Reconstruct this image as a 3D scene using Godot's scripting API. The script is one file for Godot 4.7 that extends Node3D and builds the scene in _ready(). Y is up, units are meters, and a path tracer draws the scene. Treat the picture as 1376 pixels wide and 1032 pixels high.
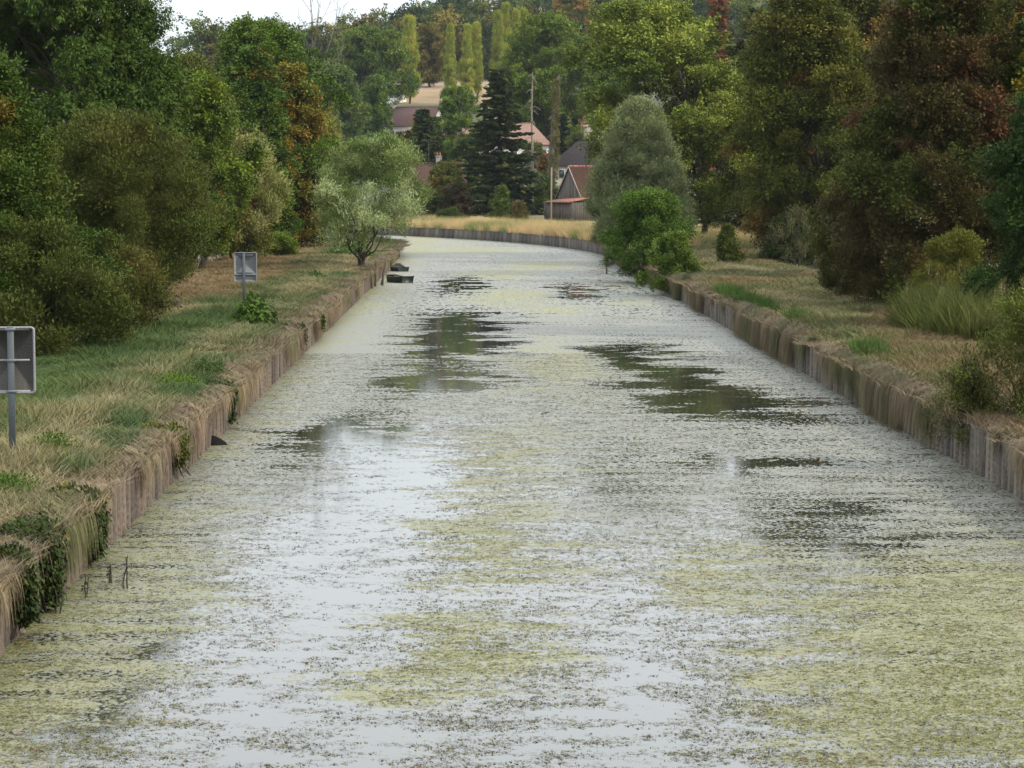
extends Node3D

# ------------------------------------------------------------------ helpers
var rng := RandomNumberGenerator.new()
var names := {}
var nz := FastNoiseLite.new()
var nf := FastNoiseLite.new()
var M := {}
var SP := {}

const WL := -6.3        # left wall of the canal
const CW := 16.8        # width of the canal
const BEND := 184.0     # where the canal starts to bend
const CX := -154.5      # centre of the bend
const RI := 148.2       # inner radius of the bend

class Bag:
	var a := PackedFloat32Array()
	func put(t: Transform3D, c: Color) -> void:
		var b := t.basis
		var o := t.origin
		a.append_array(PackedFloat32Array([b.x.x, b.y.x, b.z.x, o.x, b.x.y, b.y.y, b.z.y, o.y, b.x.z, b.y.z, b.z.z, o.z, c.r, c.g, c.b, 1.0]))

func numbered(called: String) -> String:
	if not names.has(called):
		names[called] = 0
		return called
	names[called] += 1
	return "%s_%03d" % [called, names[called]]

func tag(o: Node3D, label: String, category: String, group := "", kind := "") -> Node3D:
	o.set_meta("label", label)
	o.set_meta("category", category)
	if group: o.set_meta("group", group)
	if kind: o.set_meta("kind", kind)
	return o

func thing(called: String, at: Vector3, turn: float, label: String, category: String, group := "") -> Node3D:
	var o := Node3D.new()
	o.name = numbered(called)
	add_child(o)
	o.position = at
	o.rotation.y = turn
	tag(o, label, category, group)
	return o

func put_mesh(called: String, mesh: Mesh, m: Material, parent: Node = null) -> MeshInstance3D:
	var o := MeshInstance3D.new()
	o.mesh = mesh
	o.material_override = m
	if parent == null or parent == self:
		o.name = numbered(called)
		add_child(o)
	else:
		o.name = called
		parent.add_child(o, true)
	return o

func put_bag(called: String, bag: Bag, mesh: Mesh, m: Material, parent: Node = null) -> MultiMeshInstance3D:
	var mm := MultiMesh.new()
	mm.transform_format = MultiMesh.TRANSFORM_3D
	mm.use_colors = true
	mm.mesh = mesh
	mm.instance_count = int(bag.a.size() / 16.0)
	mm.buffer = bag.a
	var o := MultiMeshInstance3D.new()
	o.multimesh = mm
	o.material_override = m
	if parent == null or parent == self:
		o.name = numbered(called)
		add_child(o)
	else:
		o.name = called
		parent.add_child(o, true)
	return o

func st() -> SurfaceTool:
	var s := SurfaceTool.new()
	s.begin(Mesh.PRIMITIVE_TRIANGLES)
	return s

func done(s: SurfaceTool) -> ArrayMesh:
	s.generate_normals()
	return s.commit()

func tri(s: SurfaceTool, a: Vector3, b: Vector3, c: Vector3) -> void:
	s.add_vertex(a); s.add_vertex(b); s.add_vertex(c)

func quad(s: SurfaceTool, a: Vector3, b: Vector3, c: Vector3, d: Vector3) -> void:
	tri(s, a, b, c); tri(s, a, c, d)

func box(s: SurfaceTool, lo: Vector3, hi: Vector3, tf := Transform3D.IDENTITY) -> void:
	var p := []
	for k in 8:
		p.append(tf * Vector3(hi.x if k & 1 else lo.x, hi.y if k & 2 else lo.y, hi.z if k & 4 else lo.z))
	for f in [[0, 1, 3, 2], [5, 4, 6, 7], [4, 0, 2, 6], [1, 5, 7, 3], [2, 3, 7, 6], [4, 5, 1, 0]]:
		quad(s, p[f[3]], p[f[2]], p[f[1]], p[f[0]])

func tube(s: SurfaceTool, pts: Array, r0: float, r1: float, sides := 6, cap := false) -> void:
	var n := pts.size()
	var rings := []
	for i in n:
		var dir: Vector3 = (pts[min(i + 1, n - 1)] - pts[max(i - 1, 0)]).normalized()
		var side := dir.cross(Vector3(0.31, 0.2, 0.93)).normalized()
		var other := dir.cross(side)
		var r := lerpf(r0, r1, float(i) / maxf(1.0, n - 1))
		var ring := []
		for k in sides:
			var a := TAU * k / sides
			ring.append(pts[i] + (side * cos(a) + other * sin(a)) * r)
		rings.append(ring)
	for i in n - 1:
		for k in sides:
			var k2 := (k + 1) % sides
			quad(s, rings[i][k], rings[i][k2], rings[i + 1][k2], rings[i + 1][k])
	if cap:
		for k in range(1, sides - 1):
			tri(s, rings[n - 1][0], rings[n - 1][k], rings[n - 1][k + 1])
			tri(s, rings[0][0], rings[0][k + 1], rings[0][k])

func limb(s: SurfaceTool, a: Vector3, b: Vector3, r0: float, r1: float, sag: float, seg := 5, sides := 5) -> Array:
	var pts := []
	var wob := (b - a).length() * 0.05
	for i in seg + 1:
		var t := float(i) / seg
		var p := a.lerp(b, t) + Vector3(0, sag * sin(t * PI), 0)
		if i > 0 and i < seg:
			p += Vector3(rng.randf_range(-wob, wob), rng.randf_range(-wob, wob), rng.randf_range(-wob, wob))
		pts.append(p)
	tube(s, pts, r0, r1, sides)
	return pts

func rv() -> Vector3:
	while true:
		var v := Vector3(rng.randf_range(-1, 1), rng.randf_range(-1, 1), rng.randf_range(-1, 1))
		var l := v.length()
		if l > 0.1 and l < 1.0:
			return v / l
	return Vector3.UP

func facing(up: Vector3, spin: float, s: float) -> Basis:
	var y := up.normalized()
	var x := y.cross(Vector3(0.3, 0.1, 0.95)).normalized()
	var z := x.cross(y)
	return (Basis(x, y, z) * Basis(Vector3.UP, spin)).scaled_local(Vector3(s, s, s))

func lin(c: Color) -> Color:
	return c.linear_to_srgb()

# ------------------------------------------------------------------ materials
func noise_tex(freq: float, a: Color, b: Color, size := 256, oct := 4, seed_ := 1) -> NoiseTexture2D:
	var n := FastNoiseLite.new()
	n.seed = seed_
	n.frequency = freq
	n.fractal_octaves = oct
	var g := Gradient.new()
	g.set_color(0, a); g.set_color(1, b)
	g.set_offset(0, 0.2); g.set_offset(1, 0.8)
	var t := NoiseTexture2D.new()
	t.width = size; t.height = size
	t.seamless = true
	t.noise = n
	t.color_ramp = g
	return t

func mat(c: Color, rough := 0.85, tex: Texture2D = null, scale_ := 1.0) -> StandardMaterial3D:
	var m := StandardMaterial3D.new()
	m.albedo_color = lin(c)
	m.roughness = rough
	if tex:
		m.albedo_texture = tex
		m.uv1_triplanar = true
		m.uv1_world_triplanar = true
		m.uv1_scale = Vector3.ONE * scale_
	return m

func leaf_mat(backlight: float, rough := 0.55) -> StandardMaterial3D:
	var m := StandardMaterial3D.new()
	m.vertex_color_use_as_albedo = true
	m.roughness = rough
	m.metallic_specular = 0.18
	m.cull_mode = BaseMaterial3D.CULL_DISABLED
	if backlight > 0.0:
		m.backlight_enabled = true
		m.backlight = Color(backlight, backlight, backlight * 0.7)
	return m

func make_materials() -> void:
	var mottled := noise_tex(0.03, Color(0.62, 0.6, 0.58), Color(1, 1, 1), 256, 5, 4)
	var fine := noise_tex(0.08, Color(0.7, 0.7, 0.7), Color(1, 1, 1), 256, 4, 9)
	M.leaf = leaf_mat(0.5, 0.65)
	M.leaf.albedo_color = lin(Color(0.9, 0.88, 0.56))
	M.needle = leaf_mat(0.15, 0.7)
	M.needle.albedo_color = lin(Color(0.95, 0.9, 0.7))
	M.grass = leaf_mat(0.4, 0.7)
	M.weed = leaf_mat(0.0, 0.75)
	M.bark = mat(Color(0.06, 0.05, 0.038), 0.95, mottled, 1.5)
	M.bark_pale = mat(Color(0.3, 0.27, 0.23), 0.95, mottled, 1.5)
	M.bark_grey = mat(Color(0.17, 0.155, 0.135), 0.95, mottled, 1.0)
	M.pile = []
	for k in 5:
		var c: Color = [Color(0.16, 0.125, 0.103), Color(0.115, 0.092, 0.078), Color(0.2, 0.16, 0.132), Color(0.085, 0.07, 0.062), Color(0.15, 0.127, 0.107)][k]
		var m := mat(c, 0.95, noise_tex(0.05, Color(0.45, 0.42, 0.38), Color(1, 1, 1), 256, 5, 20 + k), 1.0)
		m.uv1_scale = Vector3(2.4, 0.7, 2.4)
		M.pile.append(m)
	M.pile_grey = []
	for k in 4:
		var c: Color = [Color(0.16, 0.14, 0.12), Color(0.12, 0.105, 0.092), Color(0.19, 0.167, 0.145), Color(0.09, 0.08, 0.072)][k]
		var m := mat(c, 0.95, noise_tex(0.05, Color(0.5, 0.48, 0.44), Color(1, 1, 1), 256, 5, 30 + k), 1.0)
		m.uv1_scale = Vector3(2.4, 0.7, 2.4)
		M.pile_grey.append(m)
	M.steel = mat(Color(0.075, 0.095, 0.11), 0.6, fine, 2.0)
	M.sign_back = mat(Color(0.07, 0.066, 0.058), 0.75, fine, 1.2)
	M.sign_back_pale = mat(Color(0.2, 0.215, 0.235), 0.55, fine, 1.2)
	M.sign_rim = mat(Color(0.3, 0.31, 0.33), 0.5, fine, 2.0)
	M.clamp = mat(Color(0.12, 0.14, 0.16), 0.5)
	M.boat = mat(Color(0.018, 0.035, 0.032), 0.5, mottled, 2.0)
	M.boat_rim = mat(Color(0.16, 0.11, 0.06), 0.7, mottled, 3.0)
	M.tarp = mat(Color(0.16, 0.16, 0.17), 0.6, mottled, 2.0)
	M.black = mat(Color(0.012, 0.012, 0.012), 0.8, fine, 3.0)
	M.black.metallic_specular = 0.15
	M.wood = mat(Color(0.13, 0.105, 0.085), 0.95, mottled, 2.0)
	M.barn = []
	for k in 3:
		var m := mat([Color(0.12, 0.11, 0.1), Color(0.095, 0.088, 0.082), Color(0.15, 0.135, 0.12)][k], 0.95, mottled, 0.7)
		M.barn.append(m)
	M.plaster = mat(Color(0.62, 0.6, 0.55), 0.9, fine, 0.2)
	M.plaster_grey = mat(Color(0.46, 0.45, 0.43), 0.9, fine, 0.2)
	M.cream = mat(Color(0.62, 0.55, 0.43), 0.9, fine, 0.2)
	M.roof_purple = mat(Color(0.115, 0.075, 0.075), 0.85, mottled, 0.5)
	M.roof_red = mat(Color(0.3, 0.125, 0.1), 0.85, mottled, 0.5)
	M.roof_pink = mat(Color(0.27, 0.165, 0.135), 0.85, mottled, 0.5)
	M.roof_dark = mat(Color(0.05, 0.042, 0.046), 0.85, mottled, 0.5)
	M.roof_brown = mat(Color(0.11, 0.073, 0.06), 0.9, noise_tex(0.05, Color(0.55, 0.5, 0.48), Color(1, 1, 1), 256, 5, 14), 0.5)
	M.roof_rust = mat(Color(0.37, 0.16, 0.115), 0.8, noise_tex(0.03, Color(0.55, 0.45, 0.42), Color(1, 1, 1), 256, 5, 15), 0.4)
	for k in [M.roof_purple, M.roof_dark, M.roof_brown]: k.metallic_specular = 0.15
	M.brick = mat(Color(0.35, 0.13, 0.08), 0.9, fine, 1.0)
	M.stone = mat(Color(0.36, 0.33, 0.3), 0.9, mottled, 1.0)
	M.white = mat(Color(0.72, 0.72, 0.72), 0.5)
	M.glass = mat(Color(0.03, 0.035, 0.04), 0.1)
	M.shutter = mat(Color(0.3, 0.42, 0.42), 0.7)
	M.tyre = mat(Color(0.02, 0.02, 0.02), 0.8)

# ------------------------------------------------------------------ leaf sprays
func leaf(s: SurfaceTool, p: Vector3, along: Vector3, across: Vector3, l: float, w: float) -> void:
	var n := along.cross(across).normalized()
	var mid := p + along * l * 0.45 - n * w * 0.25
	var tip := p + along * l - n * l * 0.12
	tri(s, p, mid + across * w * 0.5 + n * w * 0.3, tip)
	tri(s, p, tip, mid - across * w * 0.5 + n * w * 0.3)

func spray(count: int, radius: float, flat: float, l: float, w: float, droop: float, twigs := 0) -> ArrayMesh:
	var s := st()
	for k in twigs:
		var e := rv() * radius * 1.1
		e.y = absf(e.y) * 0.8 + radius * 0.2
		var sd := e.cross(Vector3.UP).normalized() * 0.008
		var a := Vector3(0, -radius * 0.5, 0)
		tri(s, a - sd, a + sd, e)
	for k in count:
		var p := rv() * radius * pow(rng.randf(), 0.4)
		p.y *= flat
		var along := (p.normalized() * 0.8 + rv() * 0.9 + Vector3(0, -droop, 0)).normalized()
		var across := along.cross(rv() * 0.6 + Vector3.UP).normalized()
		leaf(s, p, along, across, l * rng.randf_range(0.7, 1.25), w * rng.randf_range(0.7, 1.25))
	return done(s)

func spray_willow(twigs: int, per: int, length: float, l: float, w: float) -> ArrayMesh:
	var s := st()
	for k in twigs:
		var d := (rv() + Vector3(0, 0.9, 0)).normalized()
		var p := rv() * 0.12
		for i in per:
			var dd := (d + Vector3(0, -0.05 * i, 0)).normalized()
			p += dd * length / per
			var along := (dd * 0.8 + rv() * 0.7).normalized()
			leaf(s, p, along, along.cross(rv() + Vector3.UP * 0.4).normalized(), l * rng.randf_range(0.7, 1.2), w)
	return done(s)

func spray_needle(fans: int, l: float) -> ArrayMesh:
	# a flat drooping fan of needle-clad twigs pointing along +z
	var s := st()
	for k in fans:
		var a := rng.randf_range(-1.0, 1.0)
		var start := Vector3(0, 0, rng.randf_range(0.0, 0.6) * l)
		var d := Vector3(sin(a), rng.randf_range(-0.45, 0.1), cos(a)).normalized()
		var e := start + d * l * rng.randf_range(0.5, 0.8)
		var sd := d.cross(Vector3(0, 1, 0)).normalized() * l * 0.09
		var up := Vector3(0, l * 0.05, 0)
		tri(s, start, start.lerp(e, 0.5) + sd - up, e)
		tri(s, start, e, start.lerp(e, 0.5) - sd - up)
		tri(s, start + up, start.lerp(e, 0.6) - up * 3.5, e)
	return done(s)

func blades(count: int, h: float, radius: float, w: float, bend: float, seg := 3) -> ArrayMesh:
	var s := st()
	s.set_color(Color.WHITE)
	blade_tuft(s, Vector3.ZERO, count, h, radius, w, bend, seg)
	return done(s)

func blade_tuft(s: SurfaceTool, at_: Vector3, count: int, h: float, radius: float, w: float, bend: float, seg: int) -> void:
	for k in count:
		var a := rng.randf() * TAU
		var p := at_ + Vector3(cos(a), 0, sin(a)) * radius * sqrt(rng.randf())
		var lean := Vector3(cos(a) + rng.randf_range(-0.8, 0.8), 0, sin(a) + rng.randf_range(-0.8, 0.8)) * bend
		var side := Vector3(rng.randf_range(-1, 1), 0, rng.randf_range(-1, 1)).normalized() * w * 0.5
		var hh := h * rng.randf_range(0.5, 1.15)
		var q := p
		for i in seg:
			var t := float(i + 1) / seg
			var nx := p + Vector3(0, hh * t * (1.0 - 0.25 * bend * t), 0) + lean * hh * t * t
			var w0 := side * (1.0 - float(i) / seg)
			var w1 := side * (1.0 - t)
			if i < seg - 1:
				quad(s, q - w0, q + w0, nx + w1, nx - w1)
			else:
				tri(s, q - w0, q + w0, nx)
			q = nx

func patch(tufts: int, spread: float, count: int, h: float, radius: float, w: float, bend: float) -> ArrayMesh:
	# several tufts of slightly different tone and height
	var s := st()
	for i in tufts:
		var a := rng.randf() * TAU
		var o := Vector3(cos(a), 0, sin(a)) * spread * sqrt(rng.randf())
		var t := rng.randf_range(0.7, 1.35)
		s.set_color(Color(t * rng.randf_range(0.9, 1.15), t, t * rng.randf_range(0.85, 1.1)))
		blade_tuft(s, o, count, h * rng.randf_range(0.6, 1.2), radius, w, bend, 3)
	return done(s)

func hanging(count: int, reach: float, fall: float, w: float) -> ArrayMesh:
	# dry blades that arch out along +x and hang down
	var s := st()
	for k in count:
		var p := Vector3(rng.randf_range(-0.2, 0.05), rng.randf_range(-0.02, 0.06), rng.randf_range(-0.16, 0.16))
		var out := reach * rng.randf_range(0.35, 1.1)
		var dn := fall * rng.randf_range(0.3, 1.15)
		var up := rng.randf_range(0.05, 0.2)
		var dz := rng.randf_range(-0.22, 0.22)
		var q := p
		for i in 4:
			var t := float(i + 1) / 4
			var nx := p + Vector3(out * sin(t * PI * 0.5), up * sin(t * PI) - dn * t * t, dz * t)
			var wd := Vector3(0, 0, w * 0.5 * (1.0 - t * 0.8))
			var wp := Vector3(0, 0, w * 0.5 * (1.0 - (t - 0.25) * 0.8))
			quad(s, q - wp, q + wp, nx + wd, nx - wd)
			q = nx
	return done(s)

func make_sprays() -> void:
	SP.broad = spray(30, 0.42, 0.65, 0.17, 0.1, 0.35)
	SP.small = spray(44, 0.42, 0.75, 0.1, 0.055, 0.1, 3)
	SP.fine = spray(46, 0.48, 0.8, 0.075, 0.03, 0.0, 7)
	SP.hang = spray(30, 0.4, 0.8, 0.2, 0.085, 0.9)
	SP.willow = spray_willow(7, 9, 0.75, 0.13, 0.03)
	SP.far = spray(34, 0.85, 0.7, 0.32, 0.2, 0.2)
	SP.plume = spray(26, 0.6, 1.6, 0.24, 0.15, -0.5)
	SP.needle = spray_needle(22, 1.0)
	SP.ivy = spray(20, 0.2, 0.9, 0.11, 0.1, 0.8)
	SP.big = spray(26, 0.34, 0.8, 0.22, 0.15, 0.3)
	SP.tuft = patch(9, 0.34, 12, 0.32, 0.14, 0.019, 0.6)
	SP.tall = blades(16, 0.62, 0.16, 0.012, 0.45)
	SP.reed = patch(7, 0.3, 9, 0.75, 0.14, 0.035, 0.75)
	SP.iris = blades(9, 0.75, 0.12, 0.03, 0.25)
	SP.hanging = hanging(15, 0.36, 0.62, 0.02)

# ------------------------------------------------------------------ lie of the land
func across(x: float, d: float) -> float:
	# metres from the left wall towards the right wall
	if d < BEND or x < CX:
		return x - WL
	return Vector2(x - CX, d - BEND).length() - RI

func along_canal(t: float, w: float) -> Vector3:
	# t metres along the left wall from d = 0, w metres across
	if t < BEND:
		return Vector3(WL + w, 0, -t)
	var a := (t - BEND) / RI
	return Vector3(CX + (RI + w) * cos(a), 0, -(BEND + (RI + w) * sin(a)))

func profile(d: float) -> float:
	var p := [[0.0, 1.15], [285.0, 1.15], [330.0, 3.2], [400.0, 9.2], [470.0, 14.5], [540.0, 24.2], [560.0, 26.6], [600.0, 30.5], [640.0, 34.0], [900.0, 60.0], [1200.0, 70.0], [3000.0, 70.0]]
	for i in p.size() - 1:
		if d <= p[i + 1][0]:
			return lerpf(p[i][1], p[i + 1][1], clampf((d - p[i][0]) / (p[i + 1][0] - p[i][0]), 0, 1))
	return 70.0

func land(x: float, d: float) -> float:
	var h := profile(d)
	var k := smoothstep(560.0, 900.0, d)
	h += k * (x + 12.0) * (0.36 if x < -12.0 else 0.16)
	h += nz.get_noise_2d(x * 0.5, d * 0.5) * 0.15
	if x > 12.0 and d < 190.0:
		h -= 0.9 * smoothstep(14.6 + d * 0.015, 18.0 + d * 0.015, x) * (1.0 - smoothstep(120.0, 170.0, d))
	return h

func gy(x: float, d: float) -> float:
	var w := across(x, d)
	var u := -w if w < 0.0 else w - CW
	var h := land(x, d)
	if u < 3.0:
		h = lerpf(0.98 + nz.get_noise_2d(x * 3.0, d * 1.5) * 0.06, h, smoothstep(0.0, 3.0, maxf(u, 0.0)))
	return h

func at(x: float, d: float, dy := 0.0) -> Vector3:
	return Vector3(x, gy(x, d) + dy, -d)

var straw := Color(0.235, 0.2, 0.115)
var dry := Color(0.2, 0.135, 0.075)
var pinkish := Color(0.19, 0.142, 0.1)
var green := Color(0.075, 0.105, 0.034)
var deep := Color(0.05, 0.085, 0.03)

func bank_colour(x: float, d: float) -> Color:
	var w := across(x, d)
	var right := w > 0.0
	var u := w - CW if right else -w
	var n1 := nz.get_noise_2d(x * 3.2 + 40.0, d * 0.55)
	var n2 := nz.get_noise_2d(x * 9.0, d * 4.0 + 90.0)
	var g := smoothstep(-0.22, 0.2, n1 + n2 * 0.45 + (0.12 if right else 0.18))
	var c := straw.lerp(green.lerp(deep, clampf(0.5 + n2 * 1.4, 0, 1)), g)
	if not right:
		var track := exp(-pow((u - 2.1 - 0.35 * sin(d * 0.06)) / 0.5, 2.0))
		c = c.lerp(straw, track * clampf(0.65 + n2, 0, 1))
		c = c.lerp(dry, smoothstep(3.6, 5.6, u + n1 * 2.5) * smoothstep(78.0, 92.0, d) * 0.85)
	else:
		c = c.lerp(dry * 0.85, clampf(0.2 + n1 * 3.6 + n2 * 1.6, 0, 0.85))
	c = c.lerp(pinkish, (1.0 - smoothstep(0.35, 1.0, u + n2 * 0.6)) * 0.85)
	return c

func terrain_colour(x: float, d: float) -> Color:
	var n := nf.get_noise_2d(x * 1.3, d * 1.3)
	if d > 542.0 and d < 585.0 + x * 0.1 and x > -34.0 and x < 12.0:
		return Color(0.42, 0.3, 0.16) * (1.0 + n * 0.3)
	if d >= 580.0 and d < 622.0 and x > -30.0 and x < 16.0:
		return Color(0.36, 0.265, 0.2) * (1.0 + n * 0.3)
	if d > 250.0 and d < 300.0:
		return Color(0.4, 0.33, 0.17) * (1.0 + n * 0.4)
	if d < 260.0:
		return bank_colour(x, d).lerp(Color(0.07, 0.065, 0.03), 0.3)
	return Color(0.075, 0.09, 0.035) * (1.0 + n * 0.5)

# ------------------------------------------------------------------ water and weed
func ell(x: float, d: float, cx: float, cd: float, rx: float, rd: float) -> float:
	return exp(-pow((x - cx) / rx, 2.0) - pow((d - cd) / rd, 2.0))

func open_water(x: float, d: float) -> float:
	# where the weed leaves the surface open
	var o := 0.0
	o += ell(x, d, -1.1, 137.0, 1.3, 13.0) + ell(x, d, -0.8, 98.0, 1.6, 10.0) + ell(x, d, -1.0, 84.0, 1.4, 7.0) + ell(x, d, -1.3, 70.0, 1.5, 5.0)
	o += ell(x, d, 5.2, 80.0, 1.1, 5.5) + ell(x, d, 5.9, 70.0, 1.3, 5.0) + ell(x, d, 6.9, 62.0, 1.7, 4.0)
	o += ell(x, d, 5.6, 49.0, 1.2, 2.0) * 0.65 + ell(x, d, 6.6, 42.0, 1.3, 1.6) * 0.45 + ell(x, d, 6.6, 38.0, 1.5, 2.4) * 0.4
	o += ell(x, d, 5.2, 128.0, 0.8, 9.0) + ell(x, d, -3.2, 55.0, 1.6, 4.0) + ell(x, d, -1.7, 48.0, 1.1, 3.5)
	if d < 60.0:
		o += ell(x, d, -2.4, 28.0, 1.4, 9.0) * 0.6 + ell(x, d, -1.9, 40.0, 1.2, 5.0) * 0.45 + ell(x, d, 1.8, 27.0, 0.9, 6.0) * 0.5
		o += ell(x, d, -0.2, 33.2, 2.0, 0.6) * 0.8 + ell(x, d, 0.2, 24.0, 2.6, 2.0) * 0.4 + ell(x, d, -1.4, 43.0, 1.5, 3.0) * 0.4
	return o

func yellow_mat(x: float, d: float) -> float:
	var y := -0.08
	y += ell(x, d, 6.2, 30.0, 2.2, 6.0) + ell(x, d, 5.2, 25.0, 2.3, 3.0) * 0.9 + ell(x, d, 8.3, 35.0, 2.0, 4.0) * 0.6 + ell(x, d, 3.6, 36.0, 1.3, 4.0) * 0.6
	y += ell(x, d, 0.2, 37.5, 1.0, 5.5) * 1.15 + ell(x, d, 0.0, 29.3, 1.15, 2.6) * 1.15 + ell(x, d, 0.6, 50.0, 1.2, 7.0) * 0.7
	y += exp(-pow((x + 6.1) / 1.1, 2.0)) * lerpf(0.62, 1.0, smoothstep(70.0, 110.0, d)) + ell(x, d, -4.6, 31.0, 1.0, 6.0) * 0.5 + ell(x, d, -4.4, 23.5, 1.5, 4.5) * 0.45
	y += ell(x, d, 2.7, 78.0, 1.7, 16.0) * 0.75 + ell(x, d, 1.5, 122.0, 2.4, 10.0) * 1.1 + ell(x, d, 0.8, 150.0, 2.6, 9.0) * 1.2 + ell(x, d, 4.2, 168.0, 2.6, 9.0) * 1.2 + ell(x, d, 3.4, 108.0, 1.6, 5.0) * 0.8
	y += ell(x, d, -1.0, 205.0, 6.0, 14.0) + ell(x, d, 7.6, 116.0, 1.6, 7.0) * 0.7 + ell(x, d, -9.0, 235.0, 8.0, 14.0) + ell(x, d, 8.0, 175.0, 2.0, 8.0) * 0.3
	return y

func water_band(x0: float, x1: float, d0: float, d1: float, w: int, h: int, freq: float) -> StandardMaterial3D:
	var col := PackedByteArray(); col.resize(w * h * 3)
	var rgh := PackedByteArray(); rgh.resize(w * h)
	var na := FastNoiseLite.new(); na.seed = 11; na.frequency = freq; na.fractal_octaves = 2
	var nb := FastNoiseLite.new(); nb.seed = 12; nb.frequency = 0.4; nb.fractal_octaves = 3
	var k := 0
	for j in h:
		var d := d1 + (d0 - d1) * (j + 0.5) / h
		var lo := 0.0
		var o := 0.0
		var y := 0.0
		var streak := 0.0
		for i in w:
			var x := x0 + (x1 - x0) * (i + 0.5) / w
			if i & 3 == 0:
				# layout changes slowly: look it up every fourth pixel, bent by a coarse noise
				lo = nb.get_noise_2d(x * 0.6, d * 0.75)
				var l2 := nb.get_noise_2d(x * 2.2 + 50.0, d * 3.5)
				var xx := x + lo * 2.0 + l2 * 1.1
				o = open_water(xx, d + l2 * 1.5)
				streak = nb.get_noise_2d(x * 0.45 + 90.0, d * 3.6)
				y = yellow_mat(xx, d + lo * 3.0) + l2 * 0.3 + streak * 0.45
			var n := na.get_noise_2d(x, d * 0.8)
			var n2 := na.get_noise_2d(x * 2.7 + 9.0, d * 2.2)
			var film := lerpf(0.37, 0.74, smoothstep(34.0, 62.0, d + maxf(0.0, x - 3.0) * 5.0)) + 0.22 * smoothstep(-3.2, -4.6, x)
			var f := clampf(y * 1.2, 0.0, 1.0)
			var cover := film + lo * 0.15 + streak * 0.3 - o * 1.15 + f * 0.36
			var v := cover + n * 0.62 + n2 * 0.25
			var a := smoothstep(0.46, 0.60, v)
			var tone := 0.78 + n2 * 0.8
			var dark := smoothstep(0.18, 0.42, -n2 + n * 0.25) * 0.5
			var yy := smoothstep(0.25, 0.95, f + n * 0.4)
			# dark water, grey-green weed film, yellow duckweed, brown stems
			var r := lerpf(0.17, 0.185, yy) * tone
			var g := lerpf(0.182, 0.188, yy) * tone
			var b := lerpf(0.15, 0.062, yy) * tone
			r = lerpf(r, 0.10, dark); g = lerpf(g, 0.09, dark); b = lerpf(b, 0.05, dark)
			r = lerpf(0.018, r, a); g = lerpf(0.022, g, a); b = lerpf(0.016, b, a)
			col[k * 3] = int(sqrt(clampf(r, 0, 1)) * 255.0)
			col[k * 3 + 1] = int(sqrt(clampf(g, 0, 1)) * 255.0)
			col[k * 3 + 2] = int(sqrt(clampf(b, 0, 1)) * 255.0)
			rgh[k] = int(lerpf(0.06, 0.62, a) * 255.0)
			k += 1
	var m := StandardMaterial3D.new()
	m.albedo_texture = ImageTexture.create_from_image(Image.create_from_data(w, h, false, Image.FORMAT_RGB8, col))
	m.roughness_texture = ImageTexture.create_from_image(Image.create_from_data(w, h, false, Image.FORMAT_L8, rgh))
	m.roughness_texture_channel = BaseMaterial3D.TEXTURE_CHANNEL_RED
	m.roughness = 1.0
	m.metallic_specular = 0.85
	m.texture_repeat = true
	return m

func build_water() -> void:
	var root := Node3D.new()
	root.name = "water"
	root.set_meta("kind", "structure")
	add_child(root)
	var bands := [[-6.6, 10.8, 12.0, 48.0, 1024, 1280, 9.0], [-6.6, 10.8, 48.0, 104.0, 896, 896, 6.0], [-46.0, 11.0, 104.0, 290.0, 1024, 640, 2.2]]
	for b in bands:
		var s := st()
		var nx := 1
		var nd := 1
		if b[3] > 200.0:
			nx = 57; nd = 62
		for j in nd:
			for i in nx:
				var p := []
				for c in [[0, 0], [1, 0], [1, 1], [0, 1]]:
					var fx: float = float(i + c[0]) / nx
					var fd: float = float(j + c[1]) / nd
					p.append([Vector2(fx, 1.0 - fd), Vector3(lerpf(b[0], b[1], fx), 0, -lerpf(b[2], b[3], fd))])
				if nx > 1:
					var keep := false
					for q in p:
						var w := across(q[1].x, -q[1].z)
						if w > -2.0 and w < CW + 2.0: keep = true
					if not keep: continue
				for q in [p[0], p[3], p[2], p[0], p[2], p[1]]:
					s.set_uv(q[0]); s.set_normal(Vector3.UP); s.add_vertex(q[1])
		var o := MeshInstance3D.new()
		o.name = "water_surface"
		s.generate_tangents()
		o.mesh = s.commit()
		o.material_override = water_band(b[0], b[1], b[2], b[3], b[4], b[5], b[6])
		root.add_child(o, true)

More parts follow.
